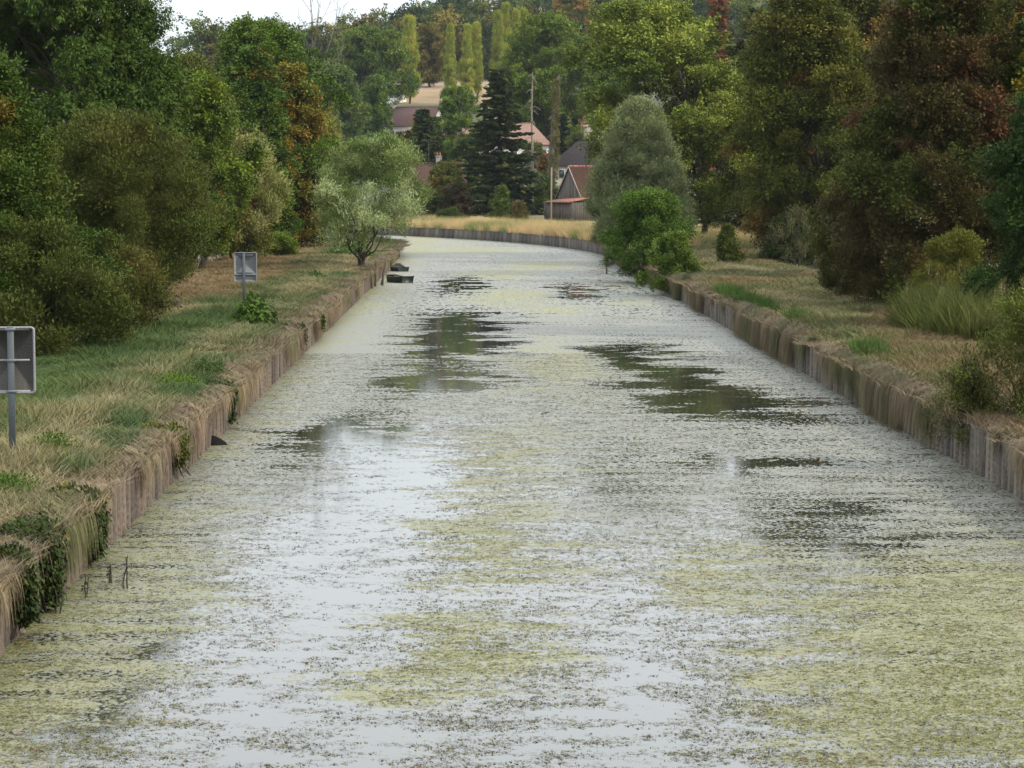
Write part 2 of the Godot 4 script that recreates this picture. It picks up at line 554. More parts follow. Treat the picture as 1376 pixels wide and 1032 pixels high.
func build_weed_flecks() -> void:
	# crumpled leaves, thin stems and flat pads that stand a little out of the water
	var kinds := []
	var bags := [Bag.new(), Bag.new(), Bag.new()]
	for kind in 3:
		var s := st()
		for k in [7, 5, 8][kind]:
			var p := Vector3(rng.randf_range(-0.08, 0.08), 0.002, rng.randf_range(-0.06, 0.06))
			var e := p + Vector3(rng.randf_range(-0.06, 0.06), rng.randf_range(0.004, 0.026), rng.randf_range(-0.04, 0.04))
			var sd := Vector3(rng.randf_range(-1, 1), 0, rng.randf_range(-1, 1)).normalized() * rng.randf_range(0.008, 0.02)
			if kind == 1:
				var l := rng.randf_range(0.06, 0.16)
				var an := rng.randf() * TAU
				e = p + Vector3(cos(an) * l, rng.randf_range(0.0, 0.02), sin(an) * l)
				sd = Vector3(-sin(an), 0.4, cos(an)) * 0.004
			elif kind == 2:
				e = p + Vector3(rng.randf_range(-0.03, 0.03), rng.randf_range(0.0, 0.006), rng.randf_range(-0.03, 0.03))
				sd = (e - p).cross(Vector3.UP).normalized() * 0.016
			quad(s, p - sd, p + sd, e + sd * 0.6, e - sd * 0.6)
		kinds.append(done(s))
	var cl := FastNoiseLite.new(); cl.seed = 77; cl.frequency = 0.9; cl.fractal_octaves = 3
	var count := 0
	while count < 420000:
		var t := rng.randf()
		var d := 21.0 + 60.0 * t * t
		var x := rng.randf_range(WL + 0.1, WL + CW - 0.1)
		if absf(x - d * 0.015) > d * 0.26: continue
		count += 1
		var n := cl.get_noise_2d(x * 0.7, d * 1.4)
		var y := yellow_mat(x, d)
		var p := 0.36 + n * 0.5 + y * 0.28 + smoothstep(34.0, 62.0, d + maxf(0.0, x - 3.0) * 5.0) * 0.12 - open_water(x, d) * 0.4
		if rng.randf() > p: continue
		var c := Color(0.10, 0.095, 0.05).lerp(Color(0.05, 0.045, 0.028), rng.randf())
		if rng.randf() < y * 0.55 + 0.06: c = Color(0.17, 0.172, 0.058) * rng.randf_range(0.6, 1.1)
		elif rng.randf() < 0.02: c = Color(0.2, 0.07, 0.03)
		var sc := rng.randf_range(0.16, 0.5)
		var kd: int = [0, 0, 1, 1, 2][rng.randi_range(0, 4)]
		if kd == 2: c = c.lerp(Color(0.16, 0.168, 0.065), 0.6)
		bags[kd].put(Transform3D(Basis(Vector3.UP, rng.randf() * TAU).scaled(Vector3(sc * rng.randf_range(1.0, 2.0), sc * 0.7, sc)), Vector3(x, 0.003, -d)), c)
	var root := thing("water_weed", Vector3.ZERO, 0.0, "brown and yellow floating water weed scattered over the canal", "water weed")
	root.set_meta("kind", "stuff")
	for kind in 3:
		put_bag(["crumpled_leaves", "floating_stems", "leaf_pads"][kind], bags[kind], kinds[kind], M.weed, root)

# ------------------------------------------------------------------ trees
func shape_at(shape: String, t: float) -> float:
	match shape:
		"round": return pow(sin(PI * (0.14 + 0.8 * t)), 0.65)
		"egg": return pow(maxf(1.0 - t, 0.0), 0.45) * minf(1.0, 0.72 + t * 1.6)
		"column": return pow(maxf(1.0 - t, 0.0), 0.4) * minf(1.0, 0.45 + t * 3.0)
		"poplar": return pow(maxf(1.0 - t, 0.0), 0.7) * 1.2 * minf(1.0, 0.45 + t * 2.6)
		"cone": return maxf(1.0 - t * 0.95, 0.04)
		"shrub": return sqrt(maxf(1.0 - t * t * 0.92, 0.0)) * minf(1.0, 0.8 + t)
	return 1.0

func pick(cols: Array) -> Color:
	var total := 0.0
	for c in cols: total += c[1]
	var r := rng.randf() * total
	for c in cols:
		r -= c[1]
		if r <= 0.0: return c[0]
	return cols[0][0]

func lobe_mesh(kind: String, r: float, cover: float, sc: float) -> ArrayMesh:
	# one leafy clump of radius r: small sprays of leaves spread unevenly through its outer half
	var K: Dictionary = LEAF[kind]
	var s := st()
	var per: int = K.per
	var area := 12.6 * r * r
	var sprays := maxi(6, int(area * cover / (per * K.l * K.w * 0.5 * sc * sc)))
	var sr: float = K.r * sc
	for i in sprays:
		var dir := rv()
		if dir.y < -0.3 and rng.randf() < 0.6: dir.y = -dir.y
		var q := rng.randf_range(0.45, 1.0)
		if rng.randf() < 0.14: q = rng.randf_range(1.0, 1.35)
		var c := dir * r * q * Vector3(1.0, 0.8, 1.0)
		var t := rng.randf_range(0.62, 1.38)
		var tint := Color(t * rng.randf_range(0.9, 1.12), t, t * rng.randf_range(0.8, 1.1))
		s.set_color(tint)
		if K.twig > 0.0:
			var e := c + (dir + rv() * 0.5) * sr * 1.2
			var sd: Vector3 = (e - c).cross(rv()).normalized() * K.twig
			s.set_color(Color(0.7, 0.62, 0.5))
			tri(s, c * 0.55 - sd, c * 0.55 + sd, e)
			s.set_color(tint)
		var grow := (dir * 0.8 + Vector3(0, K.rise, 0) + rv() * 0.4).normalized()
		for k in per:
			var f := float(k) / per
			var p: Vector3 = c + rv() * sr * pow(rng.randf(), 0.45) * 0.9 + grow * sr * (f - 0.4) * K.along
			var al: Vector3 = (grow * K.follow + rv() * 0.9 + Vector3(0, -K.droop, 0)).normalized()
			var ac: Vector3 = al.cross(rv() * 0.6 + Vector3.UP).normalized()
			leaf(s, p, al, ac, K.l * sc * rng.randf_range(0.7, 1.25), K.w * sc * rng.randf_range(0.75, 1.2))
	return done(s)

var LEAF := {
	broad = {per = 24, r = 0.31, l = 0.17, w = 0.11, droop = 0.35, rise = 0.3, along = 0.6, follow = 0.7, twig = 0.0},
	hang = {per = 24, r = 0.31, l = 0.2, w = 0.085, droop = 0.8, rise = 0.0, along = 0.8, follow = 0.6, twig = 0.0},
	small = {per = 26, r = 0.27, l = 0.12, w = 0.068, droop = 0.1, rise = 0.3, along = 0.9, follow = 0.7, twig = 0.006},
	fine = {per = 20, r = 0.32, l = 0.115, w = 0.042, droop = 0.0, rise = 0.55, along = 1.5, follow = 1.0, twig = 0.007},
	willow = {per = 18, r = 0.32, l = 0.2, w = 0.05, droop = 0.15, rise = 0.9, along = 2.2, follow = 1.3, twig = 0.004},
	far = {per = 18, r = 0.55, l = 0.36, w = 0.24, droop = 0.2, rise = 0.3, along = 0.6, follow = 0.6, twig = 0.0},
	plume = {per = 14, r = 0.4, l = 0.26, w = 0.15, droop = -0.4, rise = 2.0, along = 2.6, follow = 0.9, twig = 0.0},
}

func tree(called: String, label: String, x: float, d: float, p: Dictionary) -> Node3D:
	rng.seed = hash(label)
	var H: float = p.H
	var R: float = p.R
	var hb: float = p.get("hb", H * 0.15)
	var shape: String = p.get("shape", "round")
	var off: Vector2 = p.get("off", Vector2.ZERO)
	var kind: String = p.get("spray", "broad")
	var lr: float = p.get("lr", 0.18)                # radius of a clump against that of the crown
	var cover: float = p.get("cover", 1.0)
	var sc: float = p.get("s", 1.0)
	var cols: Array = p.cols
	var stems: int = p.get("stems", 1)
	var tr: float = p.get("tr", H * 0.018)
	var ragged: float = p.get("ragged", 0.34)
	var lobes: int = p.get("lobes", int(clampf(4.6 * (H - hb) / (R * lr * 2.0) * pow(1.0 / lr, 1.0), 40, 430)))
	var root := thing(called, at(x, d, -0.05), 0.0, label, p.get("cat", "tree"), p.get("group", ""))
	var rl0 := R * lr
	var centres := []
	var phase := rng.randf() * 50.0
	for i in lobes:
		var t := pow((i + rng.randf()) / lobes, 0.9)
		var a := rng.randf() * TAU
		# the outline swells and shrinks round the crown and up its height
		var swell := 1.0 + ragged * 2.0 * nf.get_noise_3d(cos(a) * 11.0 + phase, t * 13.0, sin(a) * 11.0 + phase)
		var rr := R * shape_at(shape, t) * swell
		var rl := rl0 * rng.randf_range(0.55, 1.25)
		var q := maxf(rr - rl * 0.7, 0.0) * pow(rng.randf(), 0.38)
		var y := hb + (H - hb) * t * (0.94 + 0.12 * swell - 0.06)
		y = clampf(y, rl * 0.4 + (hb if hb < 0.0 else 0.0), H - rl * 0.5)
		# neighbouring clumps share a tint
		var tint := pick(cols)
		if i > 3 and rng.randf() < 0.55: tint = centres[rng.randi_range(maxi(0, i - 8), i - 1)][2]
		centres.append([Vector3(cos(a) * q + off.x * t, y, sin(a) * q + off.y * t), rl, tint])
	var s := st()
	if stems == 1:
		var top := Vector3(off.x * 0.6, H * 0.82, off.y * 0.6)
		var pts := limb(s, Vector3(0, -0.1, 0), top, tr, tr * 0.18, 0.0, 8, 8)
		for i in mini(centres.size(), 44):
			var c: Array = centres[int(i * centres.size() / 44.0)] if centres.size() > 44 else centres[i]
			var ty := clampf(c[0].y / H - rng.randf_range(0.1, 0.28), 0.12, 0.8)
			var b: Vector3 = pts[int(ty / 0.82 * 8.0)]
			limb(s, b, c[0], tr * lerpf(0.45, 0.14, ty), 0.012, rng.randf_range(-0.02, 0.05) * H, 5, 5)
	else:
		for k in stems:
			var c: Array = centres[(k * 7 + 3) % centres.size()]
			var a := TAU * k / stems + rng.randf()
			var foot := Vector3(cos(a), 0, sin(a)) * R * 0.07
			foot.y = -0.1
			var e: Vector3 = c[0] + Vector3(0, c[1] * 0.7, 0)
			var pts := limb(s, foot, e, tr * rng.randf_range(0.5, 1.0), 0.008, p.get("arch", 0.06) * H, 7, 5)
			for j in 4:
				var b: Vector3 = pts[rng.randi_range(2, 6)]
				limb(s, b, b + (rv() + Vector3(0, 0.5, 0)) * R * 0.35, tr * 0.22, 0.005, 0.0, 3, 4)
	put_mesh("trunk", done(s), p.get("bark", M.bark), root)
	for half in 2:
		var bag := Bag.new()
		for i in centres.size():
			if i % 2 != half: continue
			var c: Array = centres[i]
			var k: float = c[1] / rl0
			var turn := Basis(Vector3.UP, rng.randf() * TAU) * Basis(Vector3(1, 0, 0), rng.randf_range(-0.5, 0.5))
			bag.put(Transform3D(turn.scaled(Vector3(k, k * rng.randf_range(0.8, 1.1), k)), c[0]), c[2] * rng.randf_range(0.85, 1.15))
		var cr := put_bag("crown", bag, lobe_mesh(kind, rl0, cover, sc), M.leaf, root)
		cr.set_meta("kind", "stuff")
	return root

func conifer(called: String, label: String, x: float, d: float, p: Dictionary) -> Node3D:
	rng.seed = hash(label)
	var H: float = p.H
	var R: float = p.R
	var root := thing(called, at(x, d, -0.05), 0.0, label, "tree", p.get("group", ""))
	var s := st()
	tube(s, [Vector3(0, -0.1, 0), Vector3(0.05, H * 0.5, 0), Vector3(0, H, 0)], H * 0.017, 0.02, 7)
	var bag := Bag.new()
	var tiers: int = p.get("tiers", 26)
	var per: int = p.get("per", 8)
	for i in tiers:
		var t := (i + 0.3) / tiers
		var y := lerpf(p.get("hb", 0.8), H * 0.985, t)
		var L: float = R * pow(1.0 - t, p.get("pow", 0.8)) + 0.15
		for k in per:
			var a: float = TAU * (k + rng.randf() * 0.7) / per + i * 1.3
			var l := L * rng.randf_range(0.65, 1.1)
			var base := Vector3(0, y + rng.randf_range(-0.3, 0.3), 0)
			var droop: float = p.get("droop", 0.3)
			var dir := Vector3(cos(a), 0, sin(a))
			var pts := []
			for j in 5:
				var f := j / 4.0
				pts.append(base + dir * l * f + Vector3(0, l * (-droop * f + droop * 0.75 * f * f), 0))
			tube(s, pts, 0.03 + l * 0.008, 0.01, 4)
			var cnt := int(ceil(l / 0.55)) + 1
			for j in cnt:
				var f := (j + rng.randf()) / cnt
				f = 0.12 + 0.88 * f
				var pos := base + dir * l * f + Vector3(0, l * (-droop * f + droop * 0.75 * f * f), 0)
				var fw := (dir + rv() * 0.45 + Vector3(0, -0.25, 0)).normalized()
				var rt := Vector3.UP.cross(fw).normalized()
				var up := fw.cross(rt)
				var q: float = p.get("s", 1.0) * rng.randf_range(0.75, 1.25)
				bag.put(Transform3D(Basis(rt * q, up * q, fw * q), pos - fw * 0.25), pick(p.cols) * rng.randf_range(0.7, 1.3))
	put_mesh("trunk", done(s), M.bark, root)
	put_bag("crown", bag, SP.needle, M.needle, root).set_meta("kind", "stuff")
	return root

func twigs(s: SurfaceTool, p: Vector3, dir: Vector3, l: float, r: float, depth: int, tips: Array) -> void:
	var pts := [p]
	var q := p
	var dd := dir
	for i in 4:
		dd = (dd + rv() * 0.14 + Vector3(0, 0.05, 0)).normalized()
		q += dd * l / 4.0
		pts.append(q)
	tube(s, pts, r, r * 0.5, 5 if depth > 1 else 4)
	tips.append(q)
	if depth == 0: return
	for k in rng.randi_range(2, 4):
		var b: Vector3 = pts[rng.randi_range(2, 4)]
		twigs(s, b, (dd + rv() * 0.75).normalized(), l * rng.randf_range(0.5, 0.75), r * 0.45, depth - 1, tips)

# ------------------------------------------------------------------ plants
func plant(called: String, label: String, pos: Vector3, r: float, h: float, n: int, spray_: String, sc: float, cols: Array, group := "", cat := "plant") -> Node3D:
	rng.seed = hash(label)
	var root := thing(called, pos, 0.0, label, cat, group)
	var s := st()
	for k in 7:
		var a := rng.randf() * TAU
		limb(s, Vector3(cos(a), 0, sin(a)) * r * 0.15, Vector3(cos(a) * r * 0.7, h * rng.randf_range(0.5, 0.95), sin(a) * r * 0.7), 0.012, 0.004, 0.1 * h, 4, 4)
	put_mesh("stem", done(s), M.bark, root)
	var bag := Bag.new()
	for k in n:
		var dir := rv()
		dir.y = absf(dir.y)
		var pos2 := dir * Vector3(r, h, r) * pow(rng.randf(), 0.35)
		bag.put(Transform3D(facing(dir + Vector3.UP * 0.6 + rv() * 0.3, rng.randf() * TAU, sc * rng.randf_range(0.7, 1.2)), pos2 * 0.9 + Vector3(0, 0.05, 0)), pick(cols) * rng.randf_range(0.7, 1.25))
	put_bag("foliage", bag, SP[spray_], M.leaf, root).set_meta("kind", "stuff")
	return root

func ivy(label: String, d: float, w: float, top: float, low: float, n: int, cols: Array, out := 0.3) -> void:
	# hangs on the left wall, from its top down
	rng.seed = hash(label)
	var root := thing("ivy", Vector3(WL + 0.12, 0.0, -d), 0.0, label, "ivy", "ivy hanging on the canal wall")
	var s := st()
	for k in 6:
		var z := rng.randf_range(-w, w) * 0.7
		limb(s, Vector3(-0.1, top, z), Vector3(rng.randf_range(0.08, out), low + rng.randf() * 0.2, z + rng.randf_range(-0.2, 0.2)), 0.014, 0.008, 0.0, 5, 4)
	put_mesh("stem", done(s), M.bark, root)
	var bag := Bag.new()
	var strands := []
	for k in maxi(4, int(w * 7.0)):
		strands.append([rng.randf_range(-1, 1) * w, lerpf(top, low, pow(rng.randf(), 0.35)), rng.randf_range(0.1, out)])
	for k in n:
		var sd: Array = strands[rng.randi_range(0, strands.size() - 1)]
		var t := pow(rng.randf(), 0.75)
		var y := lerpf(sd[1], top + 0.12, t)
		var z: float = sd[0] + rng.randf_range(-1, 1) * (0.04 + 0.16 * t)
		var xo: float = sd[2] * sin(minf(1.0, 1.35 - t * 0.9)) + rng.randf_range(-0.06, 0.08)
		if t > 0.85: xo -= rng.randf() * 0.55
		bag.put(Transform3D(facing(Vector3(0.9, 0.4, rng.randf_range(-0.6, 0.6)), rng.randf() * TAU, rng.randf_range(0.4, 0.85)), Vector3(xo, maxf(y, 0.06), z)), pick(cols) * rng.randf_range(0.6, 1.35))
	put_bag("foliage", bag, SP.ivy, M.leaf, root).set_meta("kind", "stuff")

# ------------------------------------------------------------------ canal walls
func pile_mesh(h: float, low := -0.5) -> ArrayMesh:
	# one corrugated sheet pile, 0.5 m wide along -z, bulging towards +x
	var s := st()
	var pr := [Vector2(0.0, 0.0), Vector2(0.06, 0.2), Vector2(0.3, 0.2), Vector2(0.36, 0.0), Vector2(0.5, 0.0)]
	for i in 4:
		var a: Vector2 = pr[i]
		var b: Vector2 = pr[i + 1]
		quad(s, Vector3(a.y, low, -a.x), Vector3(a.y, h, -a.x), Vector3(b.y, h, -b.x), Vector3(b.y, low, -b.x))
		quad(s, Vector3(a.y - 0.03, h, -a.x), Vector3(b.y - 0.03, h, -b.x), Vector3(b.y, h, -b.x), Vector3(a.y, h, -a.x))
		quad(s, Vector3(a.y - 0.03, low, -a.x), Vector3(b.y - 0.03, low, -b.x), Vector3(b.y - 0.03, h, -b.x), Vector3(a.y - 0.03, h, -a.x))
	return done(s)

func build_walls() -> void:
	rng.seed = 5
	var left := thing("canal_wall", Vector3(WL, 0, -14), 0.0, "rusty brown sheet pile wall along the left bank under hanging dry grass", "wall", "sheet pile walls of the canal")
	var hs := []
	for k in 5: hs.append(pile_mesh(0.96 + 0.022 * k))
	for i in 290:
		var o := put_mesh("sheet_pile", hs[rng.randi_range(0, 4)], M.pile[rng.randi_range(0, 4)], left)
		o.position = Vector3(rng.randf_range(-0.02, 0.02), 0, -0.5 * i)
		o.rotation.z = rng.randf_range(-0.012, 0.02)
	var right := thing("canal_wall", Vector3(WL + CW, 0, -28), 0.0, "dark grey sheet pile wall along the right bank below the trees", "wall", "sheet pile walls of the canal")
	for i in 290:
		var o := put_mesh("sheet_pile", hs[rng.randi_range(0, 4)], M.pile_grey[rng.randi_range(0, 3)], right)
		o.position = Vector3(rng.randf_range(-0.02, 0.02), 0, -0.5 * i)
		o.rotation = Vector3(0, PI, rng.randf_range(-0.012, 0.02))
	# beyond: wide grey concrete panels round the outside of the bend
	var far := thing("canal_wall", Vector3(WL + CW, 0, -173), 0.0, "grey concrete panel wall curving round the far bend of the canal", "wall", "")
	var s := st()
	box(s, Vector3(-0.06, -0.5, -0.655), Vector3(0.06, 1.02, 0.655))
	var pm := done(s)
	s = st()
	box(s, Vector3(-0.05, -0.5, -0.03), Vector3(0.02, 1.0, 0.03))
	var jm := done(s)
	for i in 96:
		var t := 173.0 * 1.0 + i * 1.34 * (RI / (RI + CW) if 173.0 + i * 1.34 > BEND else 1.0)
		var p := along_canal(t, CW + 0.06)
		var q := along_canal(t + 0.2, CW + 0.06)
		var o := put_mesh("panel", pm, M.pile_grey[rng.randi_range(0, 3)], far)
		o.position = p - far.position
		o.rotation = Vector3(0, atan2(q.x - p.x, q.z - p.z), rng.randf_range(-0.01, 0.01))
	var inner := thing("canal_wall", Vector3(WL, 0, -159), 0.0, "far stretch of the left canal wall behind the leaning willow", "wall", "")
	for i in 90:
		var p := along_canal(159.5 + i * 1.3, -0.06)
		var q := along_canal(159.7 + i * 1.3, -0.06)
		var o := put_mesh("panel", pm, M.pile[rng.randi_range(0, 4)], inner)
		o.position = p - inner.position
		o.rotation.y = atan2(q.x - p.x, q.z - p.z)

func build_ground() -> void:
	# banks: strips that follow the walls
	var gm := StandardMaterial3D.new()
	gm.vertex_color_use_as_albedo = true
	gm.roughness = 0.97
	gm.albedo_texture = noise_tex(0.06, Color(0.55, 0.52, 0.48), Color(1, 1, 1), 512, 5, 44)
	gm.uv1_triplanar = true
	gm.uv1_world_triplanar = true
	gm.uv1_scale = Vector3.ONE * 0.6
	for side in 2:
		var s := st()
		var us := [0.0, 0.25, 0.5, 0.8, 1.1, 1.5, 2.0, 2.5, 3.0, 3.6, 4.3, 5.0, 6.0, 7.0, 8.5, 10.0, 12.0]
		var rows := []
		var t := 8.0
		while t < 300.0:
			var row := []
			for u in us:
				var w: float = -u if side == 0 else CW + u
				if u == 0.0: w += 0.02 if side == 0 else -0.02
				var p := along_canal(t, w)
				p.y = gy(p.x, -p.z) + 0.03 - (0.2 if u == 12.0 else 0.0)
				var c := bank_colour(p.x, -p.z)
				if u == 0.0: p.y = 0.94
				row.append([p, c])
			rows.append(row)
			t += 0.5 if t < 130.0 else 1.2
		for i in rows.size() - 1:
			for j in us.size() - 1:
				var a: Array = rows[i][j]
				var b: Array = rows[i][j + 1]
				var c: Array = rows[i + 1][j + 1]
				var e: Array = rows[i + 1][j]
				for v in ([a, b, c, a, c, e] if side == 0 else [a, c, b, a, e, c]):
					s.set_color(v[1]); s.add_vertex(v[0])
		s.set_smooth_group(-1)
		var o := put_mesh("bank", done(s), gm)
		o.set_meta("kind", "structure")
		o.set_meta("label", ["grassy left bank of the canal with a pale worn strip", "shaded dry right bank of the canal"][side])
	# terrain with a hole for the canal and its banks
	var s := st()
	for region in [[-64.0, 76.0, 0.0, 340.0, 4.0], [-400.0, -64.0, 0.0, 340.0, 28.0], [76.0, 412.0, 0.0, 340.0, 28.0], [-400.0, 412.0, 340.0, 1600.0, 14.0]]:
		var step: float = region[4]
		var nx := int(ceil((region[1] - region[0]) / step))
		var nd := int(ceil((region[3] - region[2]) / step))
		for j in nd:
			for i in nx:
				var x: float = region[0] + i * step
				var d: float = region[2] + j * step
				var w := across(x + step * 0.5, d + step * 0.5)
				if w > -8.0 and w < CW + 8.0 and step < 10.0: continue
				var v := []
				for c in [[0, 0], [1, 0], [1, 1], [0, 1]]:
					var px: float = x + c[0] * step
					var pd: float = d + c[1] * step
					v.append([Vector3(px, land(px, pd), -pd), terrain_colour(px, pd)])
				for q in [v[0], v[3], v[2], v[0], v[2], v[1]]:
					s.set_color(q[1]); s.add_vertex(q[0])
	var o := put_mesh("ground", done(s), gm)
	o.set_meta("kind", "structure")

func build_grass() -> void:
	rng.seed = 31
	var tuft := Bag.new()
	var tall := Bag.new()
	# left bank, right bank
	for side in 2:
		var cnt: int = [15000, 10000][side]
		for k in cnt:
			var r := rng.randf()
			var d := 28.0 + 170.0 * r * r
			var u := rng.randf_range(0.0, 1.0)
			u = u * (9.5 if side == 0 else 8.5)
			var p := along_canal(d, -u if side == 0 else CW + u)
			var c := bank_colour(p.x, -p.z)
			var hgt := 0.75 + 0.9 * nf.get_noise_2d(p.x * 6.0, p.z * 3.0)
			if c.g < c.r * 0.85: hgt *= 0.8
			hgt = clampf(hgt, 0.25, 1.5) * rng.randf_range(0.7, 1.2)
			c = c * rng.randf_range(0.75, 1.3)
			p.y = gy(p.x, -p.z) + 0.01
			var ws := 1.0 + d * 0.006
			tuft.put(Transform3D(Basis(Vector3.UP, rng.randf() * TAU).scaled(Vector3(ws, hgt, ws)), p), c)
	# tall dry grass on the outside of the bend
	for k in 9000:
		var t := rng.randf_range(168.0, 285.0)
		var u := pow(rng.randf(), 1.4) * 13.0
		var p := along_canal(t, CW + u)
		p.y = gy(p.x, -p.z) - 0.02
		var n := nf.get_noise_2d(p.x * 2.0, p.z * 2.0)
		var c := Color(0.45, 0.34, 0.18).lerp(Color(0.16, 0.19, 0.07), smoothstep(0.05, 0.3, n + u * 0.012))
		var g := rng.randf_range(0.9, 1.7)
		tall.put(Transform3D(Basis(Vector3.UP, rng.randf() * TAU).scaled(Vector3(2.2, g * 1.25, 2.2)), p), c * rng.randf_range(0.75, 1.2))
	tag(put_bag("bank_grass", tuft, SP.tuft, M.grass), "mown green and straw coloured grass covering both canal banks", "grass", "", "stuff")
	tag(put_bag("tall_grass", tall, SP.tall, M.grass), "tall sunlit straw grass on top of the far bend wall", "grass", "", "stuff")
	# dry grass that hangs over the walls
	var left := Bag.new()
	var right := Bag.new()
	for k in 8000:
		var r := rng.randf()
		var d := 22.0 + 165.0 * pow(r, 1.5)
		var n := nf.get_noise_2d(d * 2.0, 3.0)
		if rng.randf() > 0.65 + n * 2.0: continue
		var c := pinkish.lerp(straw, clampf(0.3 + nf.get_noise_2d(d * 3.0, 60.0) * 1.5, 0, 0.8))
		if nf.get_noise_2d(d * 2.5, 120.0) > 0.22: c = c.lerp(green, 0.6)
		var g := maxf(0.25, rng.randf_range(0.45, 1.25) + n * 1.4)
		left.put(Transform3D(Basis(Vector3.UP, rng.randf_range(-0.3, 0.3)).scaled(Vector3(1.0, g, 1.2)), Vector3(WL + rng.randf_range(-0.2, 0.12), 0.97 + rng.randf_range(-0.05, 0.1), -d)), c * rng.randf_range(0.5, 1.3))
	for k in 14000:
		var r := rng.randf()
		var d := 36.0 + 150.0 * pow(r, 1.5)
		var n := nf.get_noise_2d(d * 2.0, 303.0)
		if rng.randf() > 0.65 + n * 2.0: continue
		var c := Color(0.19, 0.15, 0.095).lerp(Color(0.1, 0.105, 0.045), clampf(0.3 + nf.get_noise_2d(d * 3.0, 360.0) * 2.0, 0, 0.9))
		var g := maxf(0.25, rng.randf_range(0.4, 1.15) + n * 1.4)
		right.put(Transform3D(Basis(Vector3.UP, PI + rng.randf_range(-0.3, 0.3)).scaled(Vector3(1.0 + g * 0.3, g * 1.5, 1.2)), Vector3(WL + CW - rng.randf_range(-0.2, 0.12), 0.97 + rng.randf_range(-0.05, 0.1), -d)), c * rng.randf_range(0.5, 1.3))
	tag(put_bag("hanging_grass", left, SP.hanging, M.grass), "dry pinkish grass hanging over the left canal wall", "grass", "", "stuff")
	tag(put_bag("hanging_grass", right, SP.hanging, M.grass), "dry brown grass hanging over the right canal wall", "grass", "", "stuff")

# ------------------------------------------------------------------ things
func rounded_plate(w: float, h: float, r: float, z0: float, z1: float, hole := 0.0) -> ArrayMesh:
	# a plate with round corners, or a frame of the width hole
	var s := st()
	var outer := []
	var inner := []
	for c in [[1, 1, 0.0], [-1, 1, PI / 2], [-1, -1, PI], [1, -1, PI * 1.5]]:
		for k in 5:
			var a: float = c[2] + PI / 2 * k / 4.0
			outer.append(Vector2(c[0] * (w / 2 - r) + cos(a) * r, c[1] * (h / 2 - r) + sin(a) * r))
			var ri := maxf(r - hole, 0.004)
			inner.append(Vector2(c[0] * (w / 2 - hole - ri) + cos(a) * ri, c[1] * (h / 2 - hole - ri) + sin(a) * ri))
	var n := outer.size()
	for i in n:
		var j := (i + 1) % n
		var a: Vector2 = outer[i]
		var b: Vector2 = outer[j]
		var v := func(p: Vector2, z: float) -> Vector3: return Vector3(p.x, p.y, z)
		quad(s, v.call(a, z1), v.call(a, z0), v.call(b, z0), v.call(b, z1))
		if hole > 0.0:
			var c: Vector2 = inner[i]
			var e: Vector2 = inner[j]
			quad(s, v.call(a, z1), v.call(b, z1), v.call(e, z1), v.call(c, z1))
			quad(s, v.call(a, z0), v.call(c, z0), v.call(e, z0), v.call(b, z0))
			quad(s, v.call(c, z1), v.call(e, z1), v.call(e, z0), v.call(c, z0))
		else:
			tri(s, Vector3(0, 0, z1), v.call(b, z1), v.call(a, z1))
			tri(s, Vector3(0, 0, z0), v.call(a, z0), v.call(b, z0))
	return done(s)

func bar(lo: Vector3, hi: Vector3) -> ArrayMesh:
	var s := st()
	box(s, lo, hi)
	return done(s)

func build_signs() -> void:
	# seen from behind: post in front of the board's back
	var a := thing("navigation_sign", at(-8.19, 40.5), 0.03, "large grey navigation sign seen from behind, cut by the left edge", "sign", "navigation signs on the left bank")
	put_mesh("post", bar(Vector3(-0.055, -0.3, 0.0), Vector3(0.055, 2.34, 0.07)), M.steel, a)
	var b := put_mesh("board", rounded_plate(0.80, 1.15, 0.06, -0.03, -0.018), M.sign_back, a)
	b.position = Vector3(0.0, 1.755, 0)
	put_mesh("rim", rounded_plate(0.83, 1.18, 0.07, -0.035, 0.012, 0.035), M.sign_rim, b)
	for y in [-0.545, 0.0, 0.545]:
		var r := put_mesh("rail", bar(Vector3(-0.32, y - 0.018, -0.018), Vector3(0.32, y + 0.018, -0.001)), M.sign_rim, b)
		put_mesh("clamp", bar(Vector3(-0.085, y - 0.022, -0.001), Vector3(0.085, y + 0.022, 0.078)), M.clamp, b)
	var c := thing("navigation_sign", at(-9.09, 89.8), 0.02, "small pale grey sign seen from behind above a leafy plant", "sign", "navigation signs on the left bank")
	put_mesh("post", bar(Vector3(-0.05, -0.3, 0.0), Vector3(0.05, 2.16, 0.06)), M.steel, c)
	var e := put_mesh("board", rounded_plate(0.86, 0.84, 0.05, -0.03, -0.018), M.sign_back_pale, c)
	e.position = Vector3(0.06, 1.74, 0)
	put_mesh("rim", rounded_plate(0.885, 0.865, 0.06, -0.035, 0.008, 0.025), M.sign_rim, e)
	for y in [-0.35, 0.33]:
		put_mesh("rail", bar(Vector3(-0.34, y - 0.015, -0.018), Vector3(0.3, y + 0.015, -0.001)), M.clamp, e)
	var g := put_mesh("plate", rounded_plate(0.86, 0.25, 0.05, -0.03, -0.018), M.sign_back_pale, c)
	g.position = Vector3(0.06, 1.175, 0)
	put_mesh("rim", rounded_plate(0.885, 0.275, 0.06, -0.035, 0.008, 0.022), M.sign_rim, g)
	put_mesh("rail", bar(Vector3(-0.34, -0.012, -0.018), Vector3(0.3, 0.012, -0.001)), M.clamp, g)

